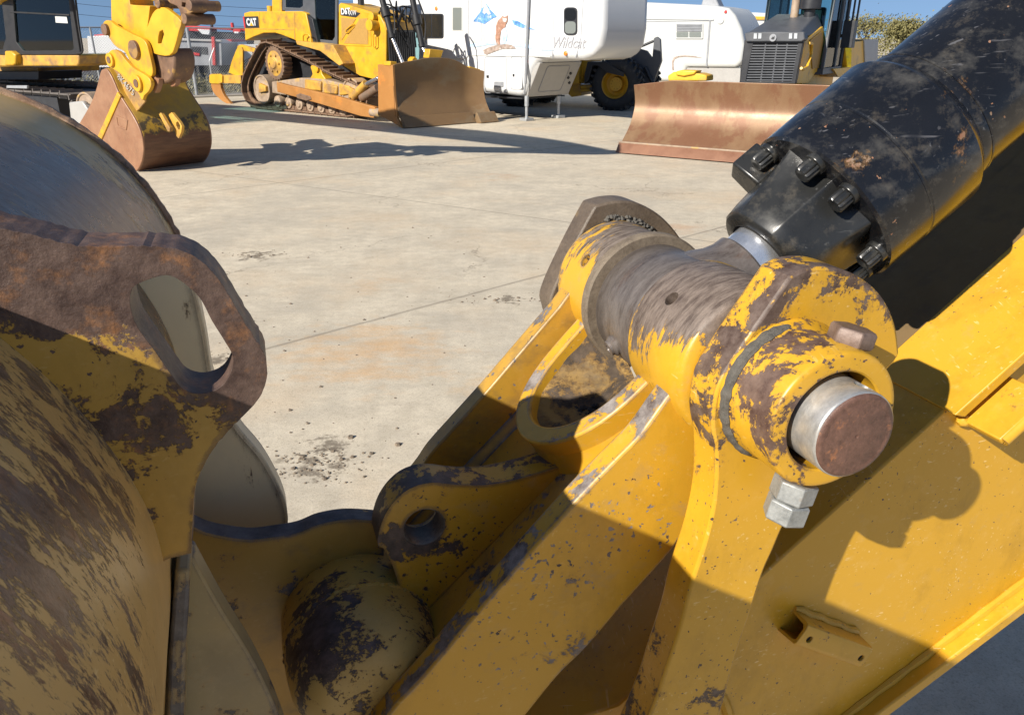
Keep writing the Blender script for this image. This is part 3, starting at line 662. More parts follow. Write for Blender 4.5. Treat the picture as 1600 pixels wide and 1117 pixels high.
# ================================================================ GROUND
t = NT('concrete'); P = t.geo.outputs['Position']
g = G(); g.box(-400, -60, -.5, 400, 900, 0)
def concrete():
    big = t.noise(P, 0.35, 6, 0.6); mid = t.noise(P, 2.2, 8, 0.65); fine = t.noise(P, 60, 6, 0.8)
    c = t.mix(t.ramp(big, 0.35, 0.65), (0.58, 0.51, 0.395), (0.68, 0.60, 0.465))
    c = t.mix(t.ramp(mid, 0.42, 0.72, 0, .75), c, (0.42, 0.375, 0.30))
    return c, big, mid, fine
c, big, mid, fine = concrete()
# brushed streaks
st = t.noise(t.map(P, (1.2, 6, 1), rot=(0, 0, .45)), 1.0, 7, 0.7)
c = t.mix(t.ramp(st, .48, .72, 0, .35), c, (0.74, 0.65, 0.50))
st2 = t.noise(t.map(P, (1.0, 5, 1), (3, 3, 3), rot=(0, 0, .1)), 1.3, 7, 0.7)
c = t.mix(t.ramp(st2, .55, .72, 0, .45), c, (0.37, 0.33, 0.27))
gm = t.noise(P, 9, 9, .75); c = t.mix(t.ramp(gm, .42, .66, 0, .55), c, (0.40, 0.345, 0.26))
gw = t.noise(t.map(P, (1, 1, 1), (4, 9, 1)), .8, 7, .65); c = t.mix(t.ramp(gw, .50, .70, 0, .45), c, (0.60, 0.45, 0.29)); gp = t.noise(t.map(P, (1, 1, 1), (8, 2, 1)), .45, 9, .7); c = t.mix(t.ramp(gp, .50, .62, 0, .35), c, (0.36, 0.33, 0.28))
# rust and oil
for p, r, w, col in (((-1.0, 4.9, 0), 1.5, .20, (0.62, 0.36, 0.15)), ((.1, 4.3, 0), 1.2, .13, (0.60, 0.38, 0.17)), ((1.9, 8.6, 0), .8, .16, (0.5, 0.31, 0.19)), ((-.2, 12.0, 0), 1.0, .12, (0.5, 0.3, 0.18)), ((-1.2, 6.4, 0), .8, .1, (.55, .36, .2))):
    z = t.math('ADD', t.noise(t.map(P, (1, 1.6, 1), (p[0], 2, 1)), 3.0, 8, 0.7), t.ramp(t.dist(p), 0, r, w, -.25, True))
    c = t.mix(t.ramp(z, .52, .80, 0, .6), c, col)
for p, r in ((tuple(Pg(500, 722)), .55), (tuple(Pg(400, 400)), .7), (tuple(Pg(330, 560)), .35), (tuple(Pg(798, 468)), .4), (tuple(Pg(515, 695)), .5)):
    z = t.math('ADD', t.noise(P, 9.0, 6, 0.7), t.ramp(t.dist(p), 0, r, .17, -.3, True))
    c = t.mix(t.ramp(z, .60, .70, 0, .75), c, (0.12, 0.095, 0.07))
# pits / aggregate
c = t.mix(t.ramp(fine, .52, .68, 0, .62), c, (0.25, 0.205, 0.15)); c = t.mix(t.ramp(t.noise(P, 130, 5, .8), .50, .66, 0, .45), c, (0.20, 0.165, 0.12))
c = t.mix(t.ramp(t.noise(P, 28, 5, .75), .60, .72, 0, .35), c, (0.74, 0.66, 0.52))
# joints and cracks
def line_mask(p, q, w, wob=.03):
    p, q = Vector(p), Vector(q); d = (q-p).normalized(); n = Vector((-d.y, d.x, 0))
    dp = t.n.new('ShaderNodeVectorMath'); dp.operation = 'DOT_PRODUCT'; t.l.new(P, dp.inputs[0]); dp.inputs[1].default_value = n
    k = t.math('SUBTRACT', dp.outputs['Value'], p.dot(n)); return k, d
def joint(p, q, period, w):
    k, d = line_mask(p, q, w)
    k = t.math('ADD', k, t.math('MULTIPLY', t.math('SUBTRACT', t.noise(P, 3, 3, .6), .5), .02))
    m = t.math('PINGPONG', k, period/2); return t.ramp(m, 0, w, 1, 0)
j1 = joint(Pg(350, 297), Pg(800, 240), 6.0, .028); j2 = joint(Pg(540, 300), Pg(870, 345), 6.0, .022)
jj = t.math('MAXIMUM', j1, j2)
c = t.mix(t.math('MULTIPLY', jj, .62), c, (0.17, 0.145, 0.115))
cr = t.n.new('ShaderNodeTexVoronoi'); cr.feature = 'DISTANCE_TO_EDGE'; cr.inputs['Scale'].default_value = .34
wv = t.n.new('ShaderNodeVectorMath'); wv.operation = 'ADD'; t.l.new(P, wv.inputs[0]); t.l.new(t.noise(P, 2.0, 5, .6, col=True), wv.inputs[1]); t.l.new(wv.outputs[0], cr.inputs['Vector'])
cm = t.math('MULTIPLY', t.ramp(cr.outputs['Distance'], 0, .006, 1, 0), t.ramp(t.noise(P, .5, 2, .5), .5, .56))
c = t.mix(t.math('MULTIPLY', cm, .6), c, (0.16, 0.13, 0.10))
# beyond the yard the ground is rough grass and gravel
dp = t.n.new('ShaderNodeSeparateXYZ'); t.l.new(P, dp.inputs[0])
hgt = t.math('ADD', t.math('MULTIPLY', fine, .5), t.math('MULTIPLY', mid, .7)); hgt = t.math('SUBTRACT', hgt, t.math('MULTIPLY', jj, .5))
t.bump(hgt, .55, .006)
t.set(col=c, rough=.88, spec=.25)
setting('concrete_yard', g, t.m)

m_grit = simple('grit', (0.16, 0.125, 0.09), .9, var=.5, scale=40)
g = G(); rnd = random.Random(31)
def clod(c, q, g):
    n = 6; a0 = rnd.random()*6
    g.loft([[c+Vector((math.cos(a0+k*math.pi/3)*q*rnd.uniform(.7, 1.1), math.sin(a0+k*math.pi/3)*q*rnd.uniform(.7, 1.1), 0)) for k in range(n)], [c+Vector((math.cos(a0+k*math.pi/3)*q*.6, math.sin(a0+k*math.pi/3)*q*.5, q*rnd.uniform(.3, .7))) for k in range(n)]])
for (px, py, sx, sy, n) in ((485, 727, .12, .07, 80), (520, 712, .15, .04, 30), (505, 745, .12, .06, 40), (400, 398, .13, .06, 60), (798, 468, .30, .08, 70), (330, 560, .1, .08, 20), (440, 640, .5, .4, 25), (560, 690, .5, .4, 25), (520, 500, 1.2, .9, 60), (700, 420, 2, 1.2, 60)):
    c0 = Pg(px, py)
    for i in range(n): clod(c0+Vector((rnd.gauss(0, sx), rnd.gauss(0, sy), 0)), abs(rnd.gauss(0, .006))+.002, g)
tag(build('grit', g, m_grit, smooth=False, weld=False), 'small crumbs of dirt and grit scattered over the concrete', 'grit', kind='stuff')
# ================================================================ BACKGROUND HELPERS
def frM(f): return Matrix(((f.u.x, f.w.x, 0, f.o.x), (f.u.y, f.w.y, 0, f.o.y), (0, 0, 1, 0), (0, 0, 0, 1)))
def bp(name, g, mat, parent, root=None, **k):
    k.setdefault('bevel', .008); k.setdefault('seg', 2)
    return fg(name, g, mat, parent, root or parent, **k)
def ppx(g, fr, pts, off, thick, n=0, holes=()):
    o = [fr.p(p[0], p[1], off)+tuple(p[2:]) for p in pts]
    if n: o = spl(o, n)
    hs = [[fr.p(p[0], p[1], off) for p in h] for h in holes]
    g.prism(o, off, off+thick, frM(fr) @ XZ, holes=hs); return g
def text_geo(g, body, size, M, thick=.004, shear=0.0, bold=0.0, align='CENTER'):
    cu = D.curves.new('t', 'FONT'); cu.body = body; cu.size = size; cu.extrude = thick; cu.shear = shear; cu.offset = bold; cu.align_x = align; cu.resolution_u = 3
    to = D.objects.new('t', cu); COL.objects.link(to); bpy.context.view_layer.update()
    me = D.meshes.new_from_object(to.evaluated_get(bpy.context.evaluated_depsgraph_get()))
    bm = bmesh.new(); bm.from_mesh(me); g.merge(bm, M); D.objects.remove(to); D.curves.remove(cu); D.meshes.remove(me); return g
TXT = Matrix(((1, 0, 0, 0), (0, 0, -1, 0), (0, 1, 0, 0), (0, 0, 0, 1)))   # text upright, facing -y
def wheel(g, M, c, R, w, n=48, y0=0.0): pass

m_cy = simple('machine_yellow', (0.60, 0.33, 0.018), .42, var=.14, scale=3.5, dirt=(0.33, 0.19, 0.05), dirt_amt=.42)
m_cyd = simple('dusty_yellow', (0.52, 0.29, 0.045), .55, var=.2, scale=4, dirt=(0.25, 0.15, 0.07), dirt_amt=.6)
m_mesh = simple('perforated_panel', (0.38, 0.215, 0.05), .6, var=.1, scale=30)
m_grey = simple('grey_paint', (0.075, 0.08, 0.09), .45, var=.15)
m_dgrey = simple('dark_grey_paint', (0.022, 0.023, 0.027), .45, var=.25)
m_blk = simple('black_rubber', (0.012, 0.012, 0.014), .6, var=.3)
m_tyre = simple('tyre_rubber', (0.026, 0.027, 0.030), .75, var=.3, scale=8, dirt=(0.10, 0.09, 0.075), dirt_amt=.3)
m_track = worn('track_steel', (0.085, 0.050, 0.032), (0.19, 0.115, 0.07), (0.12, 0.085, 0.06), scale=5, rough=.55, bumpd=.004)
m_tdark = worn('dark_track_steel', (0.045, 0.040, 0.038), (0.12, 0.105, 0.095), scale=6, rough=.6, bumpd=.004)
m_pad = worn('roller_steel', (0.19, 0.135, 0.095), (0.34, 0.255, 0.18), (0.42, 0.26, 0.06), scale=7, rough=.5, bumpd=.004)
m_arm = worn('push_arm_paint', (0.27, 0.115, 0.028), (0.34, 0.155, 0.038), (0.48, 0.17, 0.028), scale=2.5, rough=.5, bumpd=.002, t3=.62)
m_silver = worn('hydraulic_rod', (0.5, 0.5, 0.53), (0.7, 0.7, 0.72), scale=5, rough=.2, metal=.9)
m_white = simple('gelcoat_white', (0.62, 0.63, 0.64), .22, var=.03, scale=.6)
m_cream = simple('aged_white', (0.52, 0.53, 0.52), .3, var=.05, scale=.7)
m_shade = simple('grey_gelcoat', (0.36, 0.35, 0.335), .35, var=.05)
m_trim = simple('grey_trim', (0.27, 0.28, 0.30), .4)
m_amber = simple('amber_lens', (0.75, 0.22, 0.03), .3)
m_red = simple('red_paint', (0.48, 0.03, 0.03), .45)
m_galv = simple('galvanised_steel', (0.42, 0.44, 0.46), .42, metal=.5)
m_blue = simple('blue_paint', (0.05, 0.17, 0.40), .5)
def glass(name, col, rough=.06):
    t = NT(name); t.set(col=col, rough=rough, metal=0.0, spec=.9); t.b.inputs['Coat Weight'].default_value = .6; t.b.inputs['Coat Roughness'].default_value = .02; return t.m
m_glt = glass('tinted_glass', (0.030, 0.095, 0.105)); m_gld = glass('dark_glass', (0.015, 0.017, 0.020)); m_glg = glass('frosted_glass', (0.19, 0.21, 0.20), .25)
def see_glass(name, tint):
    t = NT(name); t.set(col=tint, rough=.03, trans=1.0); t.b.inputs['IOR'].default_value = 1.1
    tr = t.n.new('ShaderNodeBsdfTransparent'); tr.inputs[0].default_value = (*tint, 1); gl = t.n.new('ShaderNodeBsdfGlossy'); gl.inputs['Roughness'].default_value = .03
    fr = t.n.new('ShaderNodeFresnel'); fr.inputs[0].default_value = 1.5; mx = t.n.new('ShaderNodeMixShader')
    t.l.new(fr.outputs[0], mx.inputs[0]); t.l.new(tr.outputs[0], mx.inputs[1]); t.l.new(gl.outputs[0], mx.inputs[2]); t.l.new(mx.outputs[0], t.n['Material Output'].inputs[0]); return t.m
m_see = see_glass('cab_glass', (0.55, 0.74, 0.76))

# ================================================================ TRACKED BULLDOZER
fd = Fr(Pg(402, 171), Pg(542, 185))
dz = thing('bulldozer', 'yellow and rust-brown tracked bulldozer parked in front of the white caravan, ripper at its rear', 'bulldozer', fd.o, fd.rot)
MD = frM(fd)
loop = [fd.p(*p) for p in ((415, 65), (424, 68), (433, 72), (455, 82), (478, 93), (492, 101), (506, 109), (528, 119), (551, 129), (566, 138), (574, 152), (572, 168), (560, 178), (542, 183), (500, 179), (450, 174.5), (402, 169.5), (388, 163), (381, 153), (376.5, 140), (378, 122), (386, 102), (396, 82), (403, 70), (408, 66))]
ls = spl([(p[0], max(p[1], .035)) for p in loop], 10)
def track(loop, y0, y1, M, mat, root, n, parent, thick=.035, gr=.055, name='track'):
    # resample by length
    L = [0]; 
    for i in range(len(loop)): L.append(L[-1]+math.dist(loop[i], loop[(i+1) % len(loop)]))
    g = G(); cx = sum(p[0] for p in loop)/len(loop); cz = sum(p[1] for p in loop)/len(loop)
    def at(s):
        s %= L[-1]
        for i in range(len(loop)):
            if L[i+1] >= s:
                f = (s-L[i])/(L[i+1]-L[i]+1e-9); a, b = loop[i], loop[(i+1) % len(loop)]; return Vector((a[0]+(b[0]-a[0])*f, a[1]+(b[1]-a[1])*f))
    st = L[-1]/n
    for k in range(n):
        a, b = at(k*st), at(k*st+st*.93); d = (b-a).normalized(); nn = Vector((d.y, -d.x)); m = (a+b)/2
        if (m-Vector((cx, cz))).dot(nn) < 0: nn = -nn
        g.prism([tuple(a-nn*thick), tuple(b-nn*thick), tuple(b), tuple(a)], y0, y1, M @ XZ)
        g.prism([tuple(a-d*.0), tuple(a+d*.03), tuple(a+d*.022+nn*gr), tuple(a+d*.004+nn*gr)], y0+.01, y1-.01, M @ XZ)
        y_ = (y0+y1)/2
        g.prism([tuple(a-nn*(thick+.10)), tuple(b-nn*(thick+.10)), tuple(b-nn*thick), tuple(a-nn*thick)], y_-.10, y_-.05, M @ XZ)
        g.prism([tuple(a-nn*(thick+.10)), tuple(b-nn*(thick+.10)), tuple(b-nn*thick), tuple(a-nn*thick)], y_+.05, y_+.10, M @ XZ)
    return bp(name, g, mat, parent, root, bevel=0, smooth=False)
track(ls, 0, .52, MD, m_track, dz, 46, dz)
track(ls, 1.55, 2.07, MD, m_track, dz, 46, dz)
def gearwheel(fr, M, cpx, R, y0, y1, teeth, mat_rim, mat_hub, root, parent, name):
    cx, cz = fr.p(cpx[0], cpx[1], y0); g = G()
    n = teeth*4; o = [(cx+math.cos(2*math.pi*i/n)*(R if (i % 4) < 2 else R*.93), cz+math.sin(2*math.pi*i/n)*(R if (i % 4) < 2 else R*.93)) for i in range(n)]
    g.prism(o, y0+.05, y1, M @ XZ, holes=[circ((cx, cz), R*.72, 32)])
    w = bp(name, g, mat_rim, parent, root)
    g = G(); g.lathe((cx, y0-.02, cz), (0, 1, 0), [(0, 0), (0, R*.28), (.03, R*.32), (.05, R*.38), (.07, R*.74), (.14, R*.76), (.14, 0)], 32, M=M)
    for k in range(6):
        a = k*math.pi/3; g.cyl(M @ Vector((cx+math.cos(a)*R*.5, y0+.0, cz+math.sin(a)*R*.5)), M @ Vector((cx+math.cos(a)*R*.5, y0+.1, cz+math.sin(a)*R*.5)), R*.07, n=8)
    bp('hub', g, mat_hub, w, root); return w
gearwheel(fd, MD, (426.5, 99.5), .46, .02, .36, 25, m_track, m_cyd, dz, dz, 'drive_sprocket')
def idler(fr, M, cpx, R, y0, y1, root, parent, mat, mh, name='idler_wheel'):
    cx, cz = fr.p(cpx[0], cpx[1], y0); g = G()
    g.lathe((cx, y0, cz), (0, 1, 0), [(0, 0), (0, R*.3), (.03, R*.45), (.03, R*.86), (0, R*.9), (0, R), (y1-y0, R), (y1-y0, 0)], 40, M=M)
    o = bp(name, g, mat, parent, root)
    g = G(); g.prism([(cx-R*.2, cz-R*.25), (cx+R*.75, cz-R*.1), (cx+R*.75, cz+R*.25), (cx-R*.05, cz+R*.45)], y0-.06, y0+.05, M @ XZ); bp('hub', g, mh, o, root, bevel=.02)
idler(fd, MD, (408.5, 140), .40, .06, .42, dz, dz, m_pad, m_cyd)
idler(fd, MD, (549, 148), .40, .06, .42, dz, dz, m_pad, m_cyd)
for i in range(7):
    x, y = 432+i*17, 159+i*2.2
    cx, cz = fd.p(x, y, .1); g = G(); g.lathe((cx, .08, cz), (0, 1, 0), [(0, 0), (0, .07), (.04, .10), (.04, .15), (.10, .17), (.34, .17), (.34, 0)], 24, M=MD); bp('track_roller', g, m_pad, dz)
g = G(); ppx(g, fd, [(424, 128), (470, 122), (505, 124), (545, 133), (556, 143), (553, 156), (520, 158), (470, 153), (425, 146)], .10, .34)
fm = bp('track_frame', g, m_pad, dz, bevel=.03)
for q in ([(475, 124), (501, 128), (501, 143), (476, 140)], [(505, 131), (526, 135), (526, 148), (505, 146)], [(529, 131), (545, 135), (552, 147), (530, 150)]):
    g = G(); ppx(g, fd, q, .04, .12); bp('frame_guard', g, m_cyd, fm, dz, bevel=.03)
g = G(); ppx(g, fd, [(485, 104), (493, 101), (500, 104), (503, 116), (508, 126), (484, 126), (488, 116)], .16, .25, 3); bp('carrier_bracket', g, m_cy, fm, dz, bevel=.02)
cxx, czz = fd.p(494, 107, .12); g = G(); g.cyl(MD @ Vector((cxx, .10, czz)), MD @ Vector((cxx, .45, czz)), .10); bp('carrier_roller', g, m_cy, fm, dz)
# hull between the tracks
g = G(); ppx(g, fd, [(400, 75), (440, 60), (590, 75), (592, 150), (440, 150), (398, 120)], .62, .85); bp('hull', g, m_dgrey, dz)
# fuel tank and rear body
g = G(); ppx(g, fd, [(381, 21), (390, 18.5), (470, 18), (478, 21), (488, 66), (476, 71), (458, 62), (440, 55), (430, 52), (412, 52), (396, 58), (383, 64)], .30, 1.45)
tk = bp('fuel_tank', g, m_cy, dz, bevel=.02)
g = G(); ppx(g, fd, [(383, 44.5), (459, 46.5), (459, 47.5), (383, 45.5)], .292, .01); bp('seam', g, m_cyd, tk, dz, bevel=0)
for q_ in ([(404, 20), (405, 20), (405, 45), (404, 45)], [(459, 20), (460, 20), (461, 62), (460, 62)]): g = G(); ppx(g, fd, q_, .292, .01); bp('seam', g, m_cyd, tk, dz, bevel=0)
lx0, lz0 = fd.p(382, 44, .29); lx1, lz1 = fd.p(403, 26, .29)
g = G(); g.box(lx0, .283, lz0, lx1, .293, lz1, MD); bd = bp('badge', g, m_dgrey, tk, dz, bevel=0)
g = G(); g.box(lx0, .280, lz0, lx0+.07, .2835, lz1, MD); bp('badge_stripe', g, m_red, tk, dz, bevel=0)
g = G(); text_geo(g, 'CAT', (lz1-lz0)*.86, MD @ Matrix.Translation(((lx0+lx1)/2+.03, .278, lz0+(lz1-lz0)*.22)) @ TXT, .003, bold=.012)
bp('badge_lettering', g, m_white, tk, dz, bevel=0, smooth=False)
g = G(); cx = (lx0+lx1)/2+.03; g.prism([(cx-.085, lz0+.05), (cx+.085, lz0+.05), (cx, lz0+.15)], .268, .274, MD @ XZ); bp('badge_triangle', g, m_cy, tk, dz, bevel=0)
cx, cz = fd.p(422, 20, .6); g = G(); g.cyl(MD @ Vector((cx, .62, cz-.1)), MD @ Vector((cx, .62, cz+.17)), .09); bp('filler_cap', g, m_cy, tk, dz)
for o_ in (.40, 1.2): g = G(); ppx(g, fd, [(425, -60), (440, -60), (440, 20), (425, 20)], o_, .12); bp('roll_bar', g, m_cy, dz)
# cab
g = G(); fr_ = [(441, -60), (527, -60), (527, 71), (497, 68), (478, 30), (474, 17), (441, 17)]
ppx(g, fd, fr_, .42, .05, holes=[[(489, -55), (524, -55), (523, 58), (519, 64), (499, 62), (493, 40)], [(446, -55), (473, -55), (473, 10), (468, 13), (446, 12)]])
cab = bp('cab', g, m_grey, dz, bevel=.01)
g = G(); ppx(g, fd, [(441, -60), (527, -60), (527, 71), (497, 68), (478, 30), (474, 17), (441, 17)], 1.35, .05, holes=[[(446, -55), (520, -55), (520, 30), (480, 25), (474, 10), (446, 12)]]); bp('cab_side', g, m_grey, cab, dz)
g = G(); ppx(g, fd, [(487, -56), (526, -56), (525, 66), (497, 64), (491, 40)], .445, .006); ppx(g, fd, [(445, -56), (474, -56), (474, 14), (445, 14)], .445, .006); bp('window', g, m_see, cab, dz, bevel=0)
g = G(); ppx(g, fd, [(500, 22), (512, 22), (514, 52), (498, 52)], .75, .45); ppx(g, fd, [(498, -8), (506, -8), (504, 26), (497, 26)], .75, .42); bp('seat', g, m_dgrey, cab, dz, bevel=.04)
g = G(); ppx(g, fd, [(441, 60), (527, 62), (527, 71), (441, 66)], .47, .9); bp('cab_floor', g, m_dgrey, cab, dz)
g = G(); ppx(g, fd, [(441, -60), (527, -60), (527, -66), (441, -66)], .40, 1.0); bp('roof', g, m_cy, cab, dz)
g = G(); ppx(g, fd, [(476, 21), (488, 30), (497, 68), (488, 67)], .33, .12); bp('fender_side', g, m_dgrey, dz)
g = G(); xs = [fd.p(x, y, .18) for x, y in ((474, 72), (473.5, 57), (476, 54), (482, 54), (485, 57), (486.5, 72))]; g.tube([MD @ Vector((a, .18, b)) for a, b in xs], .022, 8); bp('grab_handle', g, m_cy, dz, bevel=0)
g = G(); ppx(g, fd, [(462, 64), (520, 71), (536, 100), (530, 103), (500, 80), (464, 70)], .05, .5); bp('fender', g, m_cyd, dz)
# engine housing
g = G(); ppx(g, fd, [(529, 8), (532, 5), (560, 13), (580, 19), (594, 25), (600, 36), (603, 47), (603, 100), (590, 126), (562, 119), (537, 104), (522, 72), (529, 72)], .44, 1.0)
en = bp('engine_housing', g, m_cy, dz, bevel=.02)
g = G(); ppx(g, fd, [(529.5, 11), (533, 7), (578, 20.5), (580, 73), (529.5, 72)], .425, .02); dr = bp('side_door', g, m_cy, en, dz, bevel=.01)
g = G(); ppx(g, fd, [(533, 28), (556, 30), (534, 63)], .415, .015); ppx(g, fd, [(562, 30), (574, 29), (575, 70), (537, 68)], .415, .015); bp('mesh_panel', g, m_mesh, dr, dz, bevel=0)
g = G(); ppx(g, fd, [(532, 13), (563, 21), (556, 28), (532, 24.5)], .417, .012); bp('model_stripe', g, m_dgrey, dr, dz, bevel=0)
tx, tz = fd.p(533, 23, .41); g = G(); text_geo(g, 'D6T', .20, MD @ Matrix.Translation((tx, .411, tz)) @ Matrix.Rotation(math.radians(-1), 4, 'Y') @ TXT, .002, bold=.006, align='LEFT')
tx, tz = fd.p(545.5, 24.5, .41); text_geo(g, 'XW', .17, MD @ Matrix.Translation((tx, .411, tz)) @ TXT, .002, align='LEFT'); bp('model_lettering', g, m_white, dr, dz, bevel=0, smooth=False)
g = G(); hp_ = [fd.p(x, y, .40) for x, y in ((540, 51), (541, 47), (552, 38), (554, 39), (553, 42), (543, 52), (540, 51))]; g.tube([MD @ Vector((a, .39, b)) for a, b in hp_], .012, 6); bp('door_handle', g, m_cy, dr, dz, bevel=0)
g = G(); hp_ = [fd.p(x, y, .36) for x, y in ((583, 74), (582, 56), (585, 53), (587, 57), (587, 72), (584, 75))]; g.tube([MD @ Vector((a, .37, b)) for a, b in hp_], .015, 6); bp('grab_handle', g, m_cy, en, dz, bevel=0)
g = G(); cx, cz = fd.p(586, 40, .4); g.cyl(MD @ Vector((cx, .2, cz)), MD @ Vector((cx, .5, cz)), .13); g.cyl(MD @ Vector((cx-.02, .30, cz+.2)), MD @ Vector((cx-.02, .5, cz+.2)), .10); bp('cylinder_mount', g, m_cy, en, dz)
# radiator front and top clutter
xf = fd.p(603, 60, .44)[0]; zt = fd.p(603, 30, .44)[1]; zb = fd.p(603, 112, .44)[1]
g = G(); g.box(xf+.0, .50, zb, xf+.04, 1.38, zt-.25, MD); 
for k in range(12): g.box(xf+.04, .54+k*.07, zb+.05, xf+.055, .57+k*.07, zt-.3, MD)
bp('radiator_grille', g, m_dgrey, en, dz, bevel=0)
g = G(); g.box(xf-.05, .46, zt-.25, xf+.05, 1.42, zt-.06, MD); bp('grille_header', g, m_cyd, en, dz)
cx, cz = fd.p(562, 8, .9); g = G(); g.cyl(MD @ Vector((cx, .95, cz-.3)), MD @ Vector((cx, .95, cz+.9)), .085, n=20); bp('exhaust_stack', g, m_dgrey, en, dz)
g = G()
random.seed(4)
for k in range(11):
    y0 = random.uniform(.5, 1.4); x0 = xf+random.uniform(-.5, .15); z0 = zt-random.uniform(.0, .3)
    g.tube([MD @ Vector(v) for v in spl3([(x0, y0, z0), (x0+.12, y0+random.uniform(-.25, .25), z0+random.uniform(.25, .5)), (x0+.3, y0+random.uniform(-.3, .3), z0+random.uniform(0, .3)), (x0+.32, y0+.1, z0-.4)], 5)], .022, 6)
bp('hydraulic_hose', g, m_blk, en, dz, bevel=0)
for (a, b, c, o_) in (((590, -28), (613, 60), (629, 99), .36), ((641, -18), (660, 74), (672, 96), .95)):
    pa, pb, pc_ = (Vector((fd.p(*q, o_)[0], o_, fd.p(*q, o_)[1])) for q in (a, b, c))
    g = G(); g.cyl(pa, pb, .075, n=20, M=MD); g.cyl(pb-(pb-pa)*.06, pb, .09, n=20, M=MD); g.cyl(pa+(pb-pa)*.45, pa+(pb-pa)*.62, .115, n=12, M=MD)
    lc = bp('lift_cylinder', g, m_blk, dz, bevel=.006)
    g = G(); g.cyl(pb, pc_, .045, n=16, M=MD); bp('cylinder_rod', g, m_silver, lc, dz, bevel=0)
    g = G(); g.tube([MD @ Vector(v) for v in spl3([pa+Vector((.1, -.05, .0)), pa+(pb-pa)*.3+Vector((.25, -.08, .12)), pa+(pb-pa)*.6+Vector((.22, .05, .05)), pb+Vector((.08, 0, .1))], 6)], .02, 6); bp('hose', g, m_blk, lc, dz, bevel=0)
# push arm and tilt cylinders
g = G(); ppx(g, fd, [(432, 129), (447, 133), (526, 151), (586, 168), (584, 185), (563, 182), (500, 163), (433, 144)], -.16, .13); pa_ = bp('push_arm', g, m_arm, dz, bevel=.015)
g = G(); ppx(g, fd, [(462, 149), (468, 146), (484, 151), (486, 156), (478, 158), (464, 154)], -.185, .03); bp('trunnion', g, m_track, pa_, dz, bevel=.015)
for q0, q1, r, mt in (((552, 152), (572, 131), .10, m_cyd), ((565, 154), (590, 138), .10, m_track), ((570, 133), (592, 122), .05, m_silver)):
    a = fd.p(*q0, .0); b = fd.p(*q1, .0); g = G(); g.cyl((a[0], .0, a[1]), (b[0], .0, b[1]), r, n=20, M=MD); bp('tilt_cylinder', g, mt, dz, bevel=.01)
g = G(); a = fd.p(585, 176, -.1); g.cyl((a[0]-.1, -.1, a[1]), (a[0]+.25, -.1, a[1]), .11, n=16, M=MD); bp('push_arm_ball', g, m_pad, pa_, dz)
# ripper
g = G(); ppx(g, fd, [(357, 114), (362, 96), (369, 78), (372, 73), (377, 74), (379, 79), (379, 119), (374, 121)], .65, .06); ppx(g, fd, [(357, 114), (362, 96), (369, 78), (372, 73), (377, 74), (379, 79), (379, 119), (374, 121)], 1.1, .06)
rp = bp('ripper', g, m_cy, dz)
g = G(); ppx(g, fd, [(370, 73), (376, 70), (398, 76), (398, 82), (376, 80)], .7, .10); bp('ripper_link', g, m_cy, rp, dz)
g = G(); ppx(g, fd, [(327, 118), (330, 116), (344, 116), (347, 119), (347, 129), (343, 131.5), (330, 131), (327, 129)], .52, .05); bp('beam_end', g, m_cy, rp, dz)
g = G(); ppx(g, fd, [(330, 118), (376, 118), (376, 131), (330, 130)], .57, .9); bp('ripper_beam', g, m_cyd, rp, dz)
g = G(); ppx(g, fd, [(330, 131), (343, 131), (345, 138), (350, 150), (362, 165), (350, 160), (341, 153), (333, 144)], .56, .10, 3); bp('ripper_shank', g, m_arm, rp, dz)
# blade
fb = Fr(Pg(632, 201), Pg(766, 190)); MB = frM(fb); LB = (Pg(766, 190)-Pg(632, 201)).length
yt, zt_ = fb.px(616, 102, 0)
tops = [fb.p(x, y, yt) for x, y in ((616, 102), (630, 98.5), (645, 96), (660, 93), (673, 91), (688, 91), (703, 92.5), (714, 96), (722, 100), (733, 107), (750, 111), (756, 113))]
def topz(x):
    for a, b in zip(tops[:-1], tops[1:]):
        if a[0] <= x <= b[0]: return a[1]+(b[1]-a[1])*(x-a[0])/(b[0]-a[0])
    return tops[0][1] if x < tops[0][0] else tops[-1][1]
g = G(); rings = []
for k in range(29):
    x = LB*k/28*.985; f = k/28; wing = max(0, (f-.80)/.20)**1.5*.42; fr = []; bkk = []
    for j in range(13):
        v = j/12; zz = topz(x)*v; y = yt*v + .20*math.sin(math.pi*min(1, v*1.02))**1.1 - wing*(1-.25*v)*.6
        fr.append(MB @ Vector((x-wing*.1*v, y, zz+.01))); bkk.append(MB @ Vector((x-wing*.1*v, y+.06, zz+.01)))
    rings.append(fr+list(reversed(bkk)))
g.loft(rings); m_blade = worn('blade_face_dirt', (0.115, 0.062, 0.024), (0.165, 0.095, 0.038), (0.15, 0.105, 0.058), scale=1.6, stretch=(1, 1, 1.5), rough=.6, bumpd=.006, t3=.58, pits=.3)
bl = bp('blade', g, m_blade, dz, sharp=50)
g = G(); g.prism([fb.px(x, y, 0) for x, y in ((593, 101), (616, 102), (617, 118), (619, 150), (623, 184), (632, 201), (612, 189), (594, 180))], -.05, .01, MB @ YZ); bp('end_plate', g, m_arm, bl, dz, bevel=.008)
g = G(); g.prism([fb.px(x, y, 0) for x, y in ((606, 140), (611, 133), (618, 135), (621, 183), (607, 178))], -.065, -.04, MB @ YZ); bp('wear_plate', g, m_arm, bl, dz, bevel=.006)
zc = fb.p(622, 184, 0)[1]
g = G(); g.prism([(-.0, 0.0), (-.10, .015), (.06, zc), (.09, zc), (.03, 0)], -.03, LB*.80, MB @ YZ); bp('cutting_edge', g, m_blade, bl, dz, bevel=.006)
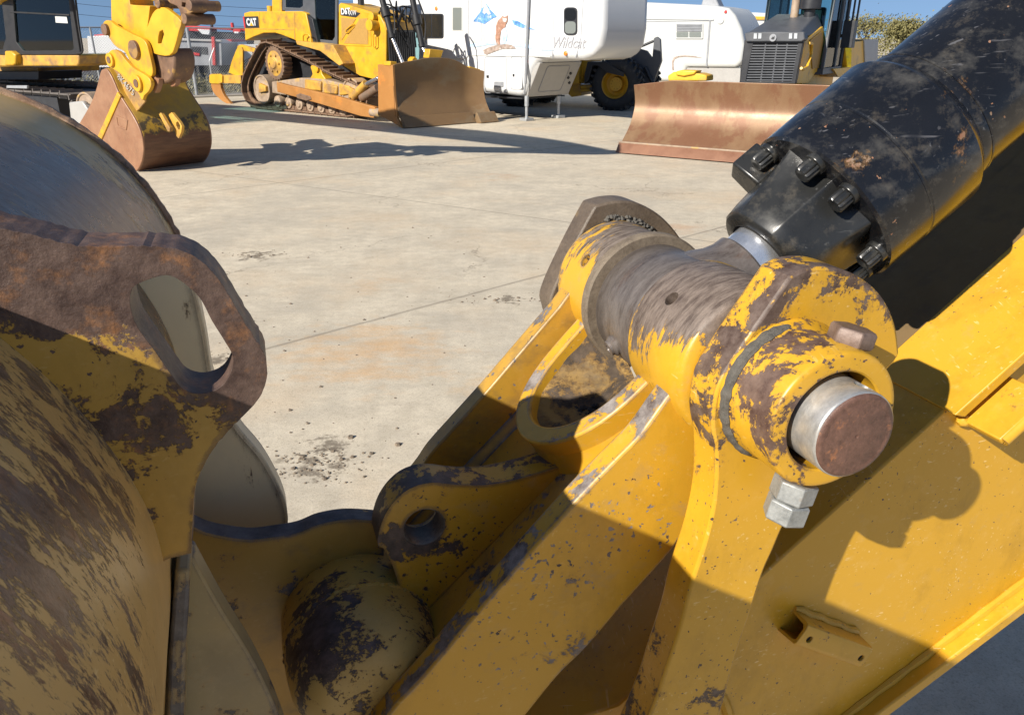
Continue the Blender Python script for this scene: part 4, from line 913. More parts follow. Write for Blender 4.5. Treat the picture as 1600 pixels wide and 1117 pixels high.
g = G(); g.prism([(-.18, .0), (-.30, .015), (-.13, zc*.95), (-.08, zc), (.0, 0)], LB*.80, LB*1.02, MB @ YZ); bp('end_bit', g, m_blade, bl, dz, bevel=.006)
for q_, o_, d_ in (([(672, 77), (693, 79), (689, 92), (670, 91)], .1, .25), ([(734, 104), (751, 109), (750, 113), (734, 108)], .02, .3), ([(610, 96), (620, 97), (620, 104), (610, 103)], .06, .3), ([(644, 93), (648, 89), (652, 92), (652, 96), (644, 97)], .1, .2)):
    g = G(); ppx(g, fb, q_, yt+o_, d_); bp('blade_bracket', g, m_cy, bl, dz, bevel=.01)

# ================================================================ CRAWLER DOZER WITH GRILLE (right)
fj = Fr(Pg(965, 240), Pg(1150, 256)); MJ = frM(fj)
jd = thing('crawler_dozer', 'tracked dozer on the right, wide polished blade forward, dark slatted grille and grey hood', 'bulldozer', fj.o, fj.rot)
m_jy = simple('dozer_yellow', (0.70, 0.40, 0.03), .42, dirt=(0.4, 0.25, 0.08), dirt_amt=.25)
m_jb = worn('polished_blade', (0.17, 0.088, 0.045), (0.215, 0.13, 0.068), (0.155, 0.066, 0.034), scale=3.2, stretch=(1, 1, .5), rough=.42, metal=.25, bumpd=.002, t3=.53, big=.7, pits=.35)
prof = [fj.px(x, y, 0) for x, y in ((965, 240), (971, 222), (982, 200), (988, 182), (992, 160), (990, 134))]
BLn = 4.25; g = G(); rings = []
for k in range(41):
    x = BLn*k/40; dip = -.10*max(0, 1-x/.75)-.10*max(0, (x-BLn+.75)/.75)
    P_ = [(p[0], max(.02, p[1])) for p in prof]; P_[-1] = (P_[-1][0], P_[-1][1]+.11+dip)
    sp_ = spl(P_, 4, False); rings.append([MJ @ Vector((x, y, z)) for y, z in sp_]+[MJ @ Vector((x, y+.05, z)) for y, z in reversed(sp_)])
g.loft(rings); jb = bp('blade', g, m_jb, jd, sharp=50)
g = G(); (ya, za), (yb, zb_) = prof[0], prof[1]
g.prism([(ya-.035, .02), (ya, .02), (yb+.02, zb_), (yb-.03, zb_+.01), (yb-.05, zb_-.01)], -.03, BLn+.03, MJ @ YZ)
m_ce = worn('worn_cutting_edge', (0.15, 0.065, 0.035), (0.21, 0.10, 0.055), scale=3, rough=.5, metal=.15)
bp('cutting_edge', g, m_ce, jb, jd, bevel=.004)
g = G(); g.box(-.03, yb-.056, zb_-.012, BLn+.03, yb-.0, zb_+.016, MJ); bp('edge_weld', g, m_pad, jb, jd, bevel=.005)
yt_, _ = prof[-1]
g = G(); ppx(g, fj, [(1043, 119), (1052, 113), (1092, 115), (1104, 118), (1104, 127), (1044, 127)], yt_+.1, .35); ppx(g, fj, [(1056, 112), (1064, 110), (1088, 111), (1084, 117), (1068, 120), (1056, 118)], yt_+.06, .3); bp('blade_bracket', g, m_jy, jb, jd, bevel=.02)
YG = 1.75
gx = lambda x, y, o=YG: fj.p(x, y, o)
g = G(); ppx(g, fj, [(1163, 64), (1172, 54), (1250, 54), (1255, 64), (1243, 131), (1155, 131)], YG, .12, holes=[[(1177, 69), (1246, 69), (1236, 128), (1165, 128)]])
gr = bp('grille', g, m_dgrey, jd, bevel=.012)
g = G()
for k in range(14):
    y = 71.5+k*4.15; a = gx(1176-k*.75, y); b = gx(1247-k*.7, y); g.prism([(a[0], a[1]-.012), (b[0], b[1]-.012), (b[0], b[1]+.010), (a[0], a[1]+.010)], YG+.0, YG+.05, MJ @ XZ)
for q in (1195, 1213, 1229): 
    a = gx(q+1, 69); b = gx(q-7, 129); g.prism([(a[0]-.012, a[1]), (a[0]+.012, a[1]), (b[0]+.012, b[1]), (b[0]-.012, b[1])], YG+.01, YG+.04, MJ @ XZ)
bp('grille_slat', g, m_grey, gr, jd, bevel=0)['kind'] = 'stuff'
g = G(); ppx(g, fj, [(1164, 66), (1250, 66), (1242, 130), (1157, 130)], YG+.07, .03); bp('radiator', g, m_blk, gr, jd, bevel=0)
g = G(); ppx(g, fj, [(1163, 52), (1180, 50), (1256, 50), (1258, 62), (1252, 66), (1165, 66)], YG-.06, .22); hd_ = bp('grille_header', g, m_grey, jd, bevel=.02)
for q in (1178, 1185, 1233, 1241):
    g = G(); ppx(g, fj, [(q, 52.5), (q+5, 52.5), (q+4.5, 61), (q-.5, 61)], YG-.075, .02); bp('work_lamp', g, m_galv, hd_, jd, bevel=0)
cx, cz = gx(1208, 59.5, YG-.07); g = G(); g.cyl(MJ @ Vector((cx, YG-.085, cz)), MJ @ Vector((cx, YG-.05, cz)), .062, n=24); bp('round_badge', g, m_trim, hd_, jd, bevel=0)
g = G(); g.prism([(cx-.03, cz-.02), (cx-.01, cz+.02), (cx+.0, cz+.005), (cx+.025, cz+.03), (cx+.03, cz-.01), (cx+.01, cz-.03)], YG-.09, YG-.084, MJ @ XZ); bp('badge_emblem', g, m_dgrey, hd_, jd, bevel=0)
xl, xr = gx(1163, 66)[0], gx(1252, 66)[0]
zh0 = gx(1180, 51)[1]; ybk, zbk = fj.px(1290, 26, xr)
g = G(); g.loft([[MJ @ Vector((xl, YG, zh0-.10)), MJ @ Vector((xl+.05, YG, zh0)), MJ @ Vector((xr-.05, YG, zh0)), MJ @ Vector((xr, YG, zh0-.10))],
                 [MJ @ Vector((xl, ybk, zbk-.25)), MJ @ Vector((xl+.1, ybk, zbk+.05)), MJ @ Vector((xr-.15, ybk, zbk+.05)), MJ @ Vector((xr, ybk, zbk-.25))]])
bp('hood', g, m_grey, jd, bevel=.02)
sp = [fj.px(x, y, xr) for x, y in ((1253, 66), (1286, 42), (1303, 112), (1275, 113), (1262, 131), (1245, 131))]
g = G(); g.prism(sp, xr-.06, xr, MJ @ YZ); sd2 = bp('engine_side', g, m_jy, jd, bevel=.01)
g = G(); g.prism([fj.px(x, y, xr+.02) for x, y in ((1266, 64), (1284, 50), (1296, 104), (1270, 108))], xr+.004, xr+.02, MJ @ YZ); bp('mesh_panel', g, m_mesh, sd2, jd, bevel=0)
g = G(); g.tube([MJ @ Vector((xr+.09, *fj.px(x, y, xr+.09))) for x, y in ((1264, 68), (1269, 69), (1268, 85), (1261, 105), (1254, 109), (1252, 107))], .025, 8); bp('grab_rail', g, m_jy, sd2, jd, bevel=0)
yc0 = fj.px(1284, 60, xr)[0]; yc1 = yc0+1.5; zc0 = fj.px(1300, 104, xr)[1]; zc1 = 3.05
g = G()
for xx in (xl-.12, xr+.08):
    for (y0, y1, lean) in ((yc0, yc0+.07, -.18), (yc0+.95, yc0+1.03, 0), (yc1, yc1+.07, 0)):
        g.loft([[MJ @ Vector((xx-.03, y0, zc0)), MJ @ Vector((xx+.03, y0, zc0)), MJ @ Vector((xx+.03, y1, zc0)), MJ @ Vector((xx-.03, y1, zc0))], [MJ @ Vector((xx-.03, y0-lean, zc1)), MJ @ Vector((xx+.03, y0-lean, zc1)), MJ @ Vector((xx+.03, y1-lean, zc1)), MJ @ Vector((xx-.03, y1-lean, zc1))]])
g.box(xl-.15, yc0, zc0-.12, xr+.11, yc1+.07, zc0, MJ)
cb = bp('cab', g, m_grey, jd, bevel=.01)
g = G(); g.box(xl-.2, yc0+.1, zc1, xr+.16, yc1+.15, zc1+.12, MJ); bp('roof', g, m_grey, cb, jd, bevel=.03)
g = G(); g.box(xr+.07, yc0+.06, zc0, xr+.08, yc0+.96, zc1, MJ); g.box(xr+.07, yc0+1.03, zc0, xr+.08, yc1, zc1, MJ); g.box(xl-.12, yc0+.06, zc0, xl-.11, yc1, zc1, MJ)
g.loft([[MJ @ Vector((xl-.1, yc0+.03, zc0)), MJ @ Vector((xr+.06, yc0+.03, zc0)), MJ @ Vector((xr+.06, yc0+.036, zc0)), MJ @ Vector((xl-.1, yc0+.036, zc0))], [MJ @ Vector((xl-.1, yc0+.21, zc1)), MJ @ Vector((xr+.06, yc0+.21, zc1)), MJ @ Vector((xr+.06, yc0+.216, zc1)), MJ @ Vector((xl-.1, yc0+.216, zc1))]])
bp('window', g, m_see, cb, jd, bevel=0)
g = G(); xm = (xl+xr)/2; g.box(xm-.25, yc0+.7, zc0+.2, xm+.25, yc0+1.2, zc0+.45, MJ); g.box(xm-.24, yc0+1.08, zc0+.45, xm+.24, yc0+1.25, zc0+1.1, MJ); g.box(xm-.13, yc0+1.1, zc0+1.1, xm+.13, yc0+1.22, zc0+1.3, MJ); bp('seat', g, m_dgrey, cb, jd, bevel=.04)
g = G(); g.cyl(MJ @ Vector((xl+.5, ybk-.25, zbk-.1)), MJ @ Vector((xl+.5, ybk-.25, zbk+.9)), .075, n=20); bp('exhaust_stack', g, m_pad, jd)
g = G(); g.cyl(MJ @ Vector((xr-.25, ybk-.2, zbk-.05)), MJ @ Vector((xr-.25, ybk-.2, zbk+.12)), .10, n=24); g.cyl(MJ @ Vector((xr-.25, ybk-.2, zbk+.12)), MJ @ Vector((xr-.25, ybk-.2, zbk+.34)), .19, n=24); bp('air_cleaner', g, m_dgrey, jd)
for q in (.02, .16): g = G(); g.tube([MJ @ Vector((xr+.22, yc1-.2+q*3, z)) for z in (zc0+.6, zc0+1.2, zc1)], .02, 6); g.tube([MJ @ Vector((xr+.22, yc1-.2+q*3, zc0+.6)), MJ @ Vector((xr+.1, yc1-.2+q*3, zc0+.55))], .02, 6); bp('cab_handrail', g, m_dgrey, cb, jd, bevel=0)
g = G(); g.prism([fj.px(x, y, xr+.15) for x, y in ((1302, 108), (1330, 105), (1331, 66), (1350, 64), (1362, 70), (1356, 118), (1330, 121), (1310, 121))], xr-.35, xr+.15, MJ @ YZ); g.box(xl-.1, yc0-.2, 1.0, xr-.2, yc1+.9, zc0-.1, MJ); bp('rear_body', g, m_jy, jd)
g = G(); g.prism([fj.px(x, y, xr+.2) for x, y in ((1352, 62), (1374, 62), (1372, 108), (1354, 112))], xl, xr+.18, MJ @ YZ); bp('tank', g, m_trim, jd)
g = G(); g.box(xr+.13, yc0+1.05, zc0+.35, xr+.35, yc0+1.3, zc0+.85, MJ); bp('mirror_box', g, m_dgrey, cb, jd)
tl = spl([(YG-.2, .45), (YG+.1, .85), (YG+1.2, 1.0), (YG+2.6, 1.0), (YG+3.2, .6), (YG+2.9, .12), (YG+2.4, .03), (YG+.5, .03), (YG, .12)], 8)
MJY = MJ @ Matrix(((0, 1, 0, 0), (1, 0, 0, 0), (0, 0, 1, 0), (0, 0, 0, 1)))
track(tl, xl-.55, xl-.02, MJY, m_tdark, jd, 40, jd); track(tl, xr+.02, xr+.55, MJY, m_tdark, jd, 40, jd)
g = G(); g.box(xl-.4, YG+.2, .3, xr+.4, YG+2.6, .95, MJ); g.box(xl+.1, .95, .35, xr-.1, YG+.2, .65, MJ); bp('undercarriage', g, m_dgrey, jd)
for xx in (xl+.2, xr-.2): g = G(); g.cyl(MJ @ Vector((xx, YG-.1, 1.15)), MJ @ Vector((xx, .85, .75)), .06); bp('lift_cylinder', g, m_dgrey, jd)
# ================================================================ FIFTH-WHEEL CARAVAN (white, wildcat picture)
gj = Pg(823, 190); uw = Vector((.66, -.75, 0)).normalized()
fw = Fr(gj, gj+uw); MW = frM(fw)
rv = thing('travel_trailer', 'white fifth-wheel caravan with a painted cougar and mountain on its side, behind the blade', 'caravan', fw.o, fw.rot)
def wp(x, y, o=0.0): return fw.p(x, y, o)
zl0 = wp(756, 148)[1]; zl1 = wp(815, 153)[1]
o_ = [(-8.2, .75), wp(815, 153), (wp(824, 125)[0], wp(824, 125)[1]), wp(830, 108), wp(838, 98), wp(850, 94), wp(908, 95), wp(926, 90), wp(936, 72), wp(940, 45), wp(941, 0), (wp(938, 0)[0]-.1, 3.3), (wp(938, 0)[0]-.7, 3.65), (-8.2, 3.75)]
g = G(); g.prism([(p[0], p[1]) for p in o_], 0, 1.66, MW @ XZ); body_ = bp('body', g, m_white, rv, bevel=.20, seg=6)
# lower front bulkhead in grey with its hatch
xa, za = wp(816, 152); xb, zb2 = wp(834, 97)
g = G(); g.loft([[MW @ Vector((xa+.03, .10, za)), MW @ Vector((xa+.03, 1.58, za)), MW @ Vector((xa+.07, 1.58, za)), MW @ Vector((xa+.07, .10, za))],
                 [MW @ Vector((xb-.10, .10, zb2-.02)), MW @ Vector((xb-.10, 1.58, zb2-.02)), MW @ Vector((xb+.12, 1.58, zb2-.02)), MW @ Vector((xb+.12, .10, zb2-.02))]])
bh = bp('front_bulkhead', g, m_shade, rv, bevel=.03)
sl = Vector((xb+.12-xa-.07, 0, zb2-.02-za)).normalized(); nf = Vector((sl.z, 0, -sl.x))
MBH = MW @ Matrix(((0, sl.x, nf.x, xa+.07), (1, 0, 0, 0), (0, sl.z, nf.z, za), (0, 0, 0, 1)))
hg = rrect(.40, .12, 1.22, .85, .07)
g = G(); g.prism(hg, -.01, .012, MBH, holes=[rrect(.42, .14, 1.20, .83, .06)]); bp('hatch_frame', g, m_trim, bh, rv, bevel=0)
g = G(); g.prism(rrect(.425, .145, 1.195, .825, .06), -.01, .006, MBH); bp('hatch', g, m_shade, bh, rv, bevel=0)
for q in ((1.30, .5), (1.42, .35), (1.32, .62)): g = G(); g.cyl(MBH @ Vector((q[0], q[1], 0)), MBH @ Vector((q[0], q[1], .03)), .035, n=12); bp('socket', g, m_dgrey, bh, rv, bevel=0)
g = G(); ppx(g, fw, [(700, 146), (815, 153.5), (815, 155.5), (700, 150)], .03, 1.55); bp('chassis', g, m_dgrey, rv)
def flat(name, pts, mat, parent=None, off=-.012, th=.016, n=0, holes=(), root=None, fr=None, bevel=0):
    g = G(); ppx(g, fr or fw, pts, off, th, n, holes); return bp(name, g, mat, parent or rv, root or rv, bevel=bevel, smooth=False)
def rr(x0, y0, x1, y1, r): return rrect(x0, y0, x1, y1, r, 3)
wf = flat('side_window', rr(655, 22, 692, 60, 3.5), m_dgrey, off=-.03, th=.05); flat('pane', rr(656.5, 23.5, 673.5, 58.5, 2), m_gld, wf, off=-.034, th=.01); flat('pane', rr(675, 23.5, 690.5, 58.5, 2), m_gld, wf, off=-.034, th=.01)
dr_ = flat('door', rr(698, -22, 731, 92, 6), m_white, off=-.03, th=.05, bevel=.012); flat('window', rr(705.5, 11, 722.5, 49, 1.5), m_cream, dr_, off=-.04, th=.02); flat('pane', rr(707.5, 12.5, 721, 47.5, 1), m_glg, dr_, off=-.046, th=.01)
wf = flat('side_window', rr(881, 12, 901, 55, 6), m_dgrey, off=-.03, th=.05); flat('pane', rr(882.5, 34, 899.5, 53, 5), m_glg, wf, off=-.036, th=.01); flat('pane', rr(882.5, 14, 899.5, 32.5, 5), m_gld, wf, off=-.036, th=.01)
for x, y in ((682, 14), (884, 84), (823, 96)): 
    c_ = wp(x, y); g = G(); g.lathe((c_[0], -.03, c_[1]), (0, 1, 0), [(0, .035), (.01, .05), (.03, .055)], 16, M=MW); bp('marker_light', g, m_amber if x != 823 else m_red, rv, bevel=0)
for q in (rr(757, 89, 792, 146, 4), rr(798, 89, 816, 140, 3)):
    x0, y0 = min(p[0] for p in q), min(p[1] for p in q); 
    flat('locker_door', q, m_trim, off=-.006, th=.02, holes=[rr(x0+.7, y0+.7, max(p[0] for p in q)-.7, max(p[1] for p in q)-.7, 3)])
a = wp(827, -30, -.05); b = wp(821, 131, -.05)
g = G(); g.cyl((a[0], -.05, a[1]), (b[0], -.05, b[1]), .035, n=10, M=MW); g.cyl((b[0], -.05, b[1]), (b[0]-.05, -.05, b[1]-.25), .022, n=8, M=MW); bp('awning_arm', g, m_trim, rv, bevel=0)
for px, o_, ytop in ((823, .12, 150), (873, 1.25, 150)):
    a = fw.p(px, ytop, o_); b = (a[0], .12)
    g = G(); g.cyl((a[0], o_, a[1]), (a[0], o_, .35), .055, n=12, M=MW); g.cyl((a[0], o_, .5), (a[0], o_, .06), .038, n=12, M=MW); g.box(a[0]-.13, o_-.13, 0, a[0]+.13, o_+.13, .07, MW); bp('landing_leg', g, m_galv, rv)
# side picture: mountain, snow, rocks and a seated cougar
m_mb = simple('decal_blue', (0.13, 0.30, 0.62), .35, var=.5, scale=12, dirt=(0.60, 0.66, 0.72), dirt_amt=.35); m_lb = simple('decal_pale_blue', (0.42, 0.58, 0.74), .35, var=.2, scale=10, dirt=(0.60, 0.64, 0.68), dirt_amt=.5)
m_br = simple('decal_brown', (0.36, 0.20, 0.14), .4, var=.35, scale=18, dirt=(0.55, 0.45, 0.38), dirt_amt=.25); m_rk = simple('decal_rock', (0.33, 0.26, 0.22), .4, var=.35, scale=14, dirt=(0.55, 0.50, 0.46), dirt_amt=.3)
m_gn = simple('decal_sage', (0.50, 0.55, 0.50), .4, var=.15, scale=9, dirt=(0.58, 0.61, 0.60), dirt_amt=.7); m_gy = simple('decal_silver', (0.38, 0.38, 0.40), .35)
flat('mountain_decal', [(739, 34), (745, 26), (750, 20), (753, 13), (757, 11), (759, 6), (763, 11), (766, 16), (771, 21), (776, 27), (770, 29), (764, 33), (757, 38), (748, 35)], m_mb)
flat('snow_decal', [(757, 11), (759, 7), (762, 12), (764, 18), (767, 22), (763, 24), (760, 20), (757, 23), (754, 20), (755, 15)], m_cream, off=-.0165, th=.005)
flat('mountain_decal', [(800, 32), (808, 33), (815, 37), (822, 41), (836, 47), (826, 46), (812, 43), (803, 39)], m_mb)
flat('trees_decal', [(741, 62), (750, 55), (760, 54), (768, 50), (774, 57), (774, 65), (742, 67)], m_gn, n=3); flat('trees_decal', [(795, 60), (801, 54), (812, 56), (822, 60), (836, 68), (842, 71), (800, 68)], m_gn, n=3)
flat('snowfield_decal', [(735, 70), (748, 67), (775, 64), (800, 66), (826, 70), (848, 75), (866, 79), (845, 79), (820, 75), (795, 72), (770, 70), (748, 73), (735, 74)], m_lb, off=-.015, th=.01, n=3)
flat('rocks_decal', [(755, 79), (762, 75), (775, 71), (790, 69), (800, 71), (806, 76), (796, 77), (784, 77), (770, 82), (760, 86), (756, 84)], m_rk, off=-.0175, th=.01)
flat('cougar_decal', [(776, 70), (774, 60), (775, 50), (775, 41), (778, 33), (783, 28), (785, 25), (787, 27), (791, 26), (793, 24.5), (793, 29), (792.5, 34), (790, 39), (789, 43), (786, 47), (782, 52), (781, 58), (781, 65), (781.5, 71)], m_br, off=-.020, th=.01, n=2)
flat('cougar_chest_decal', [(783, 50), (786, 46), (789, 44), (791.5, 49), (792, 57), (791, 64), (788, 69), (786, 68), (785, 60)], m_lb, off=-.022, th=.01, n=2)
wx, wz = wp(862, 75)
g = G(); text_geo(g, 'Wildcat', .34, MW @ Matrix.Translation((wx, -.012, wz)) @ TXT, .003, shear=.35, align='LEFT', bold=.002); bp('name_lettering', g, m_gy, rv, bevel=0, smooth=False)
for q_ in ([(752.5, -20), (753.1, -20), (751.5, 88), (750.9, 88)], [(866, -20), (866.6, -20), (863.5, 92), (862.9, 92)], [(912, -20), (913, -20), (908, 60), (900, 91), (899, 91), (907, 60)]): flat('panel_seam', q_, m_trim, off=-.005, th=.02)
flat('lower_trim', [(700, 85.5), (860, 88.5), (860, 89.6), (700, 86.8)], m_cream, off=-.018, th=.03)
flat('vent', rr(772, 128, 786, 136, 1), m_trim, off=-.02, th=.03); flat('latch', rr(760, 118, 763, 122, .5), m_dgrey, off=-.02, th=.03); flat('latch', rr(801, 116, 803, 120, .5), m_dgrey, off=-.02, th=.03)
flat('cougar_face_decal', [(785, 28), (787, 29.5), (790.5, 28.5), (792, 31), (790, 35), (787, 35), (785.5, 32)], m_cream, off=-.0235, th=.01)
flat('cougar_tail_decal', [(776, 66), (779, 70), (786, 71), (790, 70.5), (790, 72.5), (784, 73), (777, 72)], m_rk, off=-.0225, th=.01)
flat('stripe_decal', [(620, 17), (640, 16), (652, 17.5), (655, 19), (640, 19), (622, 20)], m_lb)

# ================================================================ SECOND CARAVAN
g2 = Vector((5.0, 29.5, 0)); u2 = Vector((.84, -.54, 0)).normalized(); f2 = Fr(g2, g2+u2); M2 = frM(f2)
rv2 = thing('travel_trailer', 'older cream-white caravan with a rounded nose and louvred window, standing behind the grilled dozer', 'caravan', f2.o, f2.rot)
xL = f2.p(940, 60, 0)[0]-3; tp = f2.p(1000, 5)[1]
o_ = [(xL, f2.p(1000, 128)[1]), f2.p(1066, 128), f2.p(1072, 105), f2.p(1150, 106), f2.p(1159, 98), f2.p(1163, 70), f2.p(1158, 45), f2.p(1148, 24), f2.p(1138, 13), f2.p(1115, 9), (f2.p(1040, 5.5)), (f2.p(990, 3)), (xL, f2.p(990, 3)[1])]
g = G(); g.prism([tuple(p[:2]) for p in o_], 0, 2.4, M2 @ XZ); bp('body', g, m_cream, rv2, bevel=.12, seg=4)
def flat2(name, pts, mat, parent=None, off=-.015, th=.02, **k): return flat(name, pts, mat, parent or rv2, off, th, fr=f2, root=rv2, **k)
flat2('belly_panel', [(1072, 106), (1157, 107), (1156, 131), (1068, 130)], m_shade, off=.1, th=.5)
wf = flat2('window', rr(1055, 36.5, 1098, 61, 1), m_cream, off=-.04, th=.06)
for k in range(5): flat2('louvre', [(1057, 38+k*2.4), (1096, 38.3+k*2.4), (1096, 39.8+k*2.4), (1057, 39.6+k*2.4)], m_trim, wf, off=-.07, th=.05)
flat2('pane', rr(1057, 50.5, 1075.5, 59, 1), m_glg, wf, off=-.046, th=.01); flat2('pane', rr(1077, 50.5, 1095.5, 59, 1), m_glg, wf, off=-.046, th=.01)
flat2('trim_strip', [(960, 28), (1115, 30), (1115, 32), (960, 30)], m_cream, off=-.03, th=.04); flat2('trim_strip', [(960, 34.5), (1115, 32.5), (1115, 33.3), (960, 35.3)], m_trim, off=-.012, th=.02)
flat2('trim_strip', [(1108, 32), (1110.5, 32), (1105, 104), (1102.5, 104)], m_trim, off=-.02, th=.03)
flat2('arch_decal', [(1050, 97), (1052, 91), (1058, 88), (1070, 87), (1085, 88), (1097, 91), (1085, 90), (1070, 89), (1060, 90), (1054, 93), (1052, 99), (1053, 110), (1050, 110)], m_rk)
cx, cz = f2.p(1126, 32); g = G(); g.cyl(M2 @ Vector((cx, -.03, cz)), M2 @ Vector((cx, .02, cz)), .12); bp('vent', g, m_cream, rv2)
cx, cz = f2.p(1134, 19); g = G(); g.cyl(M2 @ Vector((cx, -.03, cz)), M2 @ Vector((cx, .02, cz)), .05); bp('marker_light', g, m_red, rv2)
a = f2.p(1092, 8, .8); g = G(); g.loft([[M2 @ Vector((a[0], .8, a[1]-.3)), M2 @ Vector((a[0]+.9, .8, a[1]-.35)), M2 @ Vector((a[0]+.9, 1.4, a[1]-.35)), M2 @ Vector((a[0], 1.4, a[1]-.3))], [M2 @ Vector((a[0]+.12, .85, a[1]+.24)), M2 @ Vector((a[0]+.55, .85, a[1]+.24)), M2 @ Vector((a[0]+.55, 1.35, a[1]+.24)), M2 @ Vector((a[0]+.12, 1.35, a[1]+.24))]]); bp('roof_vent', g, m_trim, rv2, bevel=.04)
# pale building edge beyond
g = G(); f3 = Fr(Vector((12, 47, 0)), Vector((13, 46.6, 0))); ppx(g, f3, [(1171, 20), (1222, 22), (1222, 140), (1171, 140)], 0, 5); cbn = thing('site_cabin', 'low white cabin with a yellow fascia, just showing between second caravan and dozer hood', 'cabin', f3.o, f3.rot)
bp('wall', g, m_cream, cbn); g = G(); ppx(g, f3, [(1175, 26), (1215, 27), (1215, 32), (1175, 31)], -.1, .2); bp('fascia', g, m_cy, cbn)

# ================================================================ WHEEL LOADER behind the white caravan
gl_ = Pg(958, 173.5); fl = Fr(gl_, gl_+Vector((.90, -.42, 0))); ML = frM(fl)
wl = thing('wheel_loader', 'wheel loader with grey lift arm and big yellow-hubbed tyre under the caravan nose', 'loader', fl.o, fl.rot)
R_ = .72
def tyre(cx, y0, w, R, root, M, parent):
    g = G(); g.lathe((cx, y0, R), (0, 1, 0), [(.03, R*.55), (0, R*.62), (-.01, R*.80), (.03, R*.93), (.09, R*.985), (w-.09, R*.985), (w-.03, R*.93), (w, R*.6), (w-.03, R*.55)], 56, cap=False, M=M)
    for k in range(26):
        for sgn in (0, 1):
            a = 2*math.pi*(k+.5*sgn)/26; c = Vector((cx+math.cos(a)*R, y0+(w*.27 if sgn == 0 else w*.73), R+math.sin(a)*R)); 
            g.cbox(c, (.035, w*.24, .045), Matrix.Rotation(-a-math.pi/2, 3, 'Y') @ Matrix.Rotation(.35 if sgn else -.35, 3, 'Z'), M)
    wh = bp('wheel', g, m_tyre, parent, root, bevel=0, sharp=40)
    g = G(); g.lathe((cx, y0+.02, R), (0, 1, 0), [(0, R*.50), (-.02, R*.53), (.02, R*.56), (.04, R*.56), (.04, R*.50), (.20, R*.42), (.24, R*.30), (.10, R*.26), (.10, 0)], 40, cap=False, M=M)
    for k in range(10):
        a = k*math.pi/5; g.cyl(M @ Vector((cx+math.cos(a)*R*.19, y0+.09, R+math.sin(a)*R*.19)), M @ Vector((cx+math.cos(a)*R*.19, y0+.13, R+math.sin(a)*R*.19)), .016, n=6)
    bp('rim', g, m_cy, wh, root, bevel=0); return wh
tyre(0, 0, .55, R_, wl, ML, wl); tyre(0, 1.75, .55, R_, wl, ML, wl); tyre(-3.1, 0, .55, R_, wl, ML, wl); tyre(-3.1, 1.75, .55, R_, wl, ML, wl)
def lp(name, pts, off, th, mat, parent=None, n=0, **k): g = G(); ppx(g, fl, pts, off, th, n); return bp(name, g, mat, parent or wl, wl, **k)
lp('front_frame', [(880, 90), (925, 92), (918, 105), (910, 120), (907, 133), (908, 150), (893, 152), (880, 140)], .55, 1.0, m_cy)
lp('articulation', [(905, 100), (930, 100), (930, 135), (908, 135)], .75, .5, m_cyd)
lp('axle', [(908, 128), (932, 129), (932, 143), (908, 142)], .50, 1.3, m_cy)
for k in range(3): a = fl.p(908, 132+k*5, .45); b = fl.p(933, 131+k*5, .45); g = G(); g.cyl((a[0], .45, a[1]), (b[0], .45, b[1]), .035, M=ML); bp('steering_cylinder', g, m_silver if k == 0 else m_cy, wl, bevel=0)
lp('fender', [(918, 97), (946, 97), (975, 114), (974, 120), (948, 114), (935, 103), (926, 103), (920, 125), (913, 132), (913, 118)], -.05, .6, m_dgrey)
la = lp('lift_arm', [(946, 92), (985, 92), (1000, 77), (1010, 80), (1019, 92), (1022, 60), (1026, 58), (1031, 62), (1033, 96), (1021, 128), (1012, 136), (1005, 134), (990, 118), (978, 108), (958, 104)], .75, .16, m_grey)
lp('lift_arm', [(946, 92), (985, 92), (1000, 77), (1010, 80), (1019, 92), (1022, 60), (1026, 58), (1031, 62), (1033, 96), (1021, 128), (1012, 136), (1005, 134), (990, 118), (978, 108), (958, 104)], 1.45, .16, m_grey)
a = fl.p(1002, 73, .8); b = fl.p(1023, 64, .8); g = G(); g.cyl((a[0], .8, a[1]), (b[0], .8, b[1]), .035, M=ML); bp('tilt_link', g, m_dgrey, la, wl)
a, b = fl.p(1008, 105, .7), fl.p(1020, 130, .7); g = G(); g.cyl((a[0], .7, a[1]), (b[0], .7, b[1]), .06, M=ML); bp('tilt_cylinder', g, m_dgrey, la, wl)
g = G(); g.box(-3.9, .35, .7, -1.2, 1.95, 1.5, ML); g.box(-2.4, .5, 1.5, -1.3, 1.8, 2.0, ML); bp('rear_body', g, m_cy, wl)

# ================================================================ LEFT EXCAVATOR: cab, tracks, boom, stick and bucket
gb = Pg(213, 269); ub = Vector((.80, -.60, 0)).normalized(); fk = Fr(gb, gb+ub); MK = frM(fk)
ge = Vector((-10.2, 18.2, 0)); fe = Fr(ge, ge+Vector((.86, -.51, 0))); ME = frM(fe)
ex = thing('excavator', 'yellow excavator on the left, dark cab with tinted windows, rusty bucket resting on the concrete', 'excavator', fe.o, fe.rot)
def ep(name, pts, off, th, mat, parent=None, n=0, holes=(), **k): g = G(); ppx(g, fe, pts, off, th, n, holes); return bp(name, g, mat, parent or ex, ex, **k)
cab = ep('cab', [(-60, -40), (104, -40), (111, 0), (125, 83), (122, 86), (-60, 86)], 0, .07, m_blk, holes=[[(17, -35), (100, -35), (107, 0), (115, 76), (112, 79), (36, 80), (25, 66)], [(-50, -35), (-2, -35), (9, 60), (4, 78), (-50, 78)]])
ep('cab_side', [(-60, -40), (104, -40), (111, 0), (125, 83), (122, 86), (-60, 86)], 1.05, .07, m_blk, cab, holes=[[(17, -35), (100, -35), (107, 0), (113, 60), (60, 62), (20, 50)]])
ep('window', [(16, -36), (101, -36), (108, 0), (116, 80), (33, 81), (23, 62)], .035, .006, m_see, cab, bevel=0); ep('window', [(-52, -36), (-1, -36), (10, 62), (5, 79), (-52, 79)], .035, .006, m_see, cab, bevel=0)
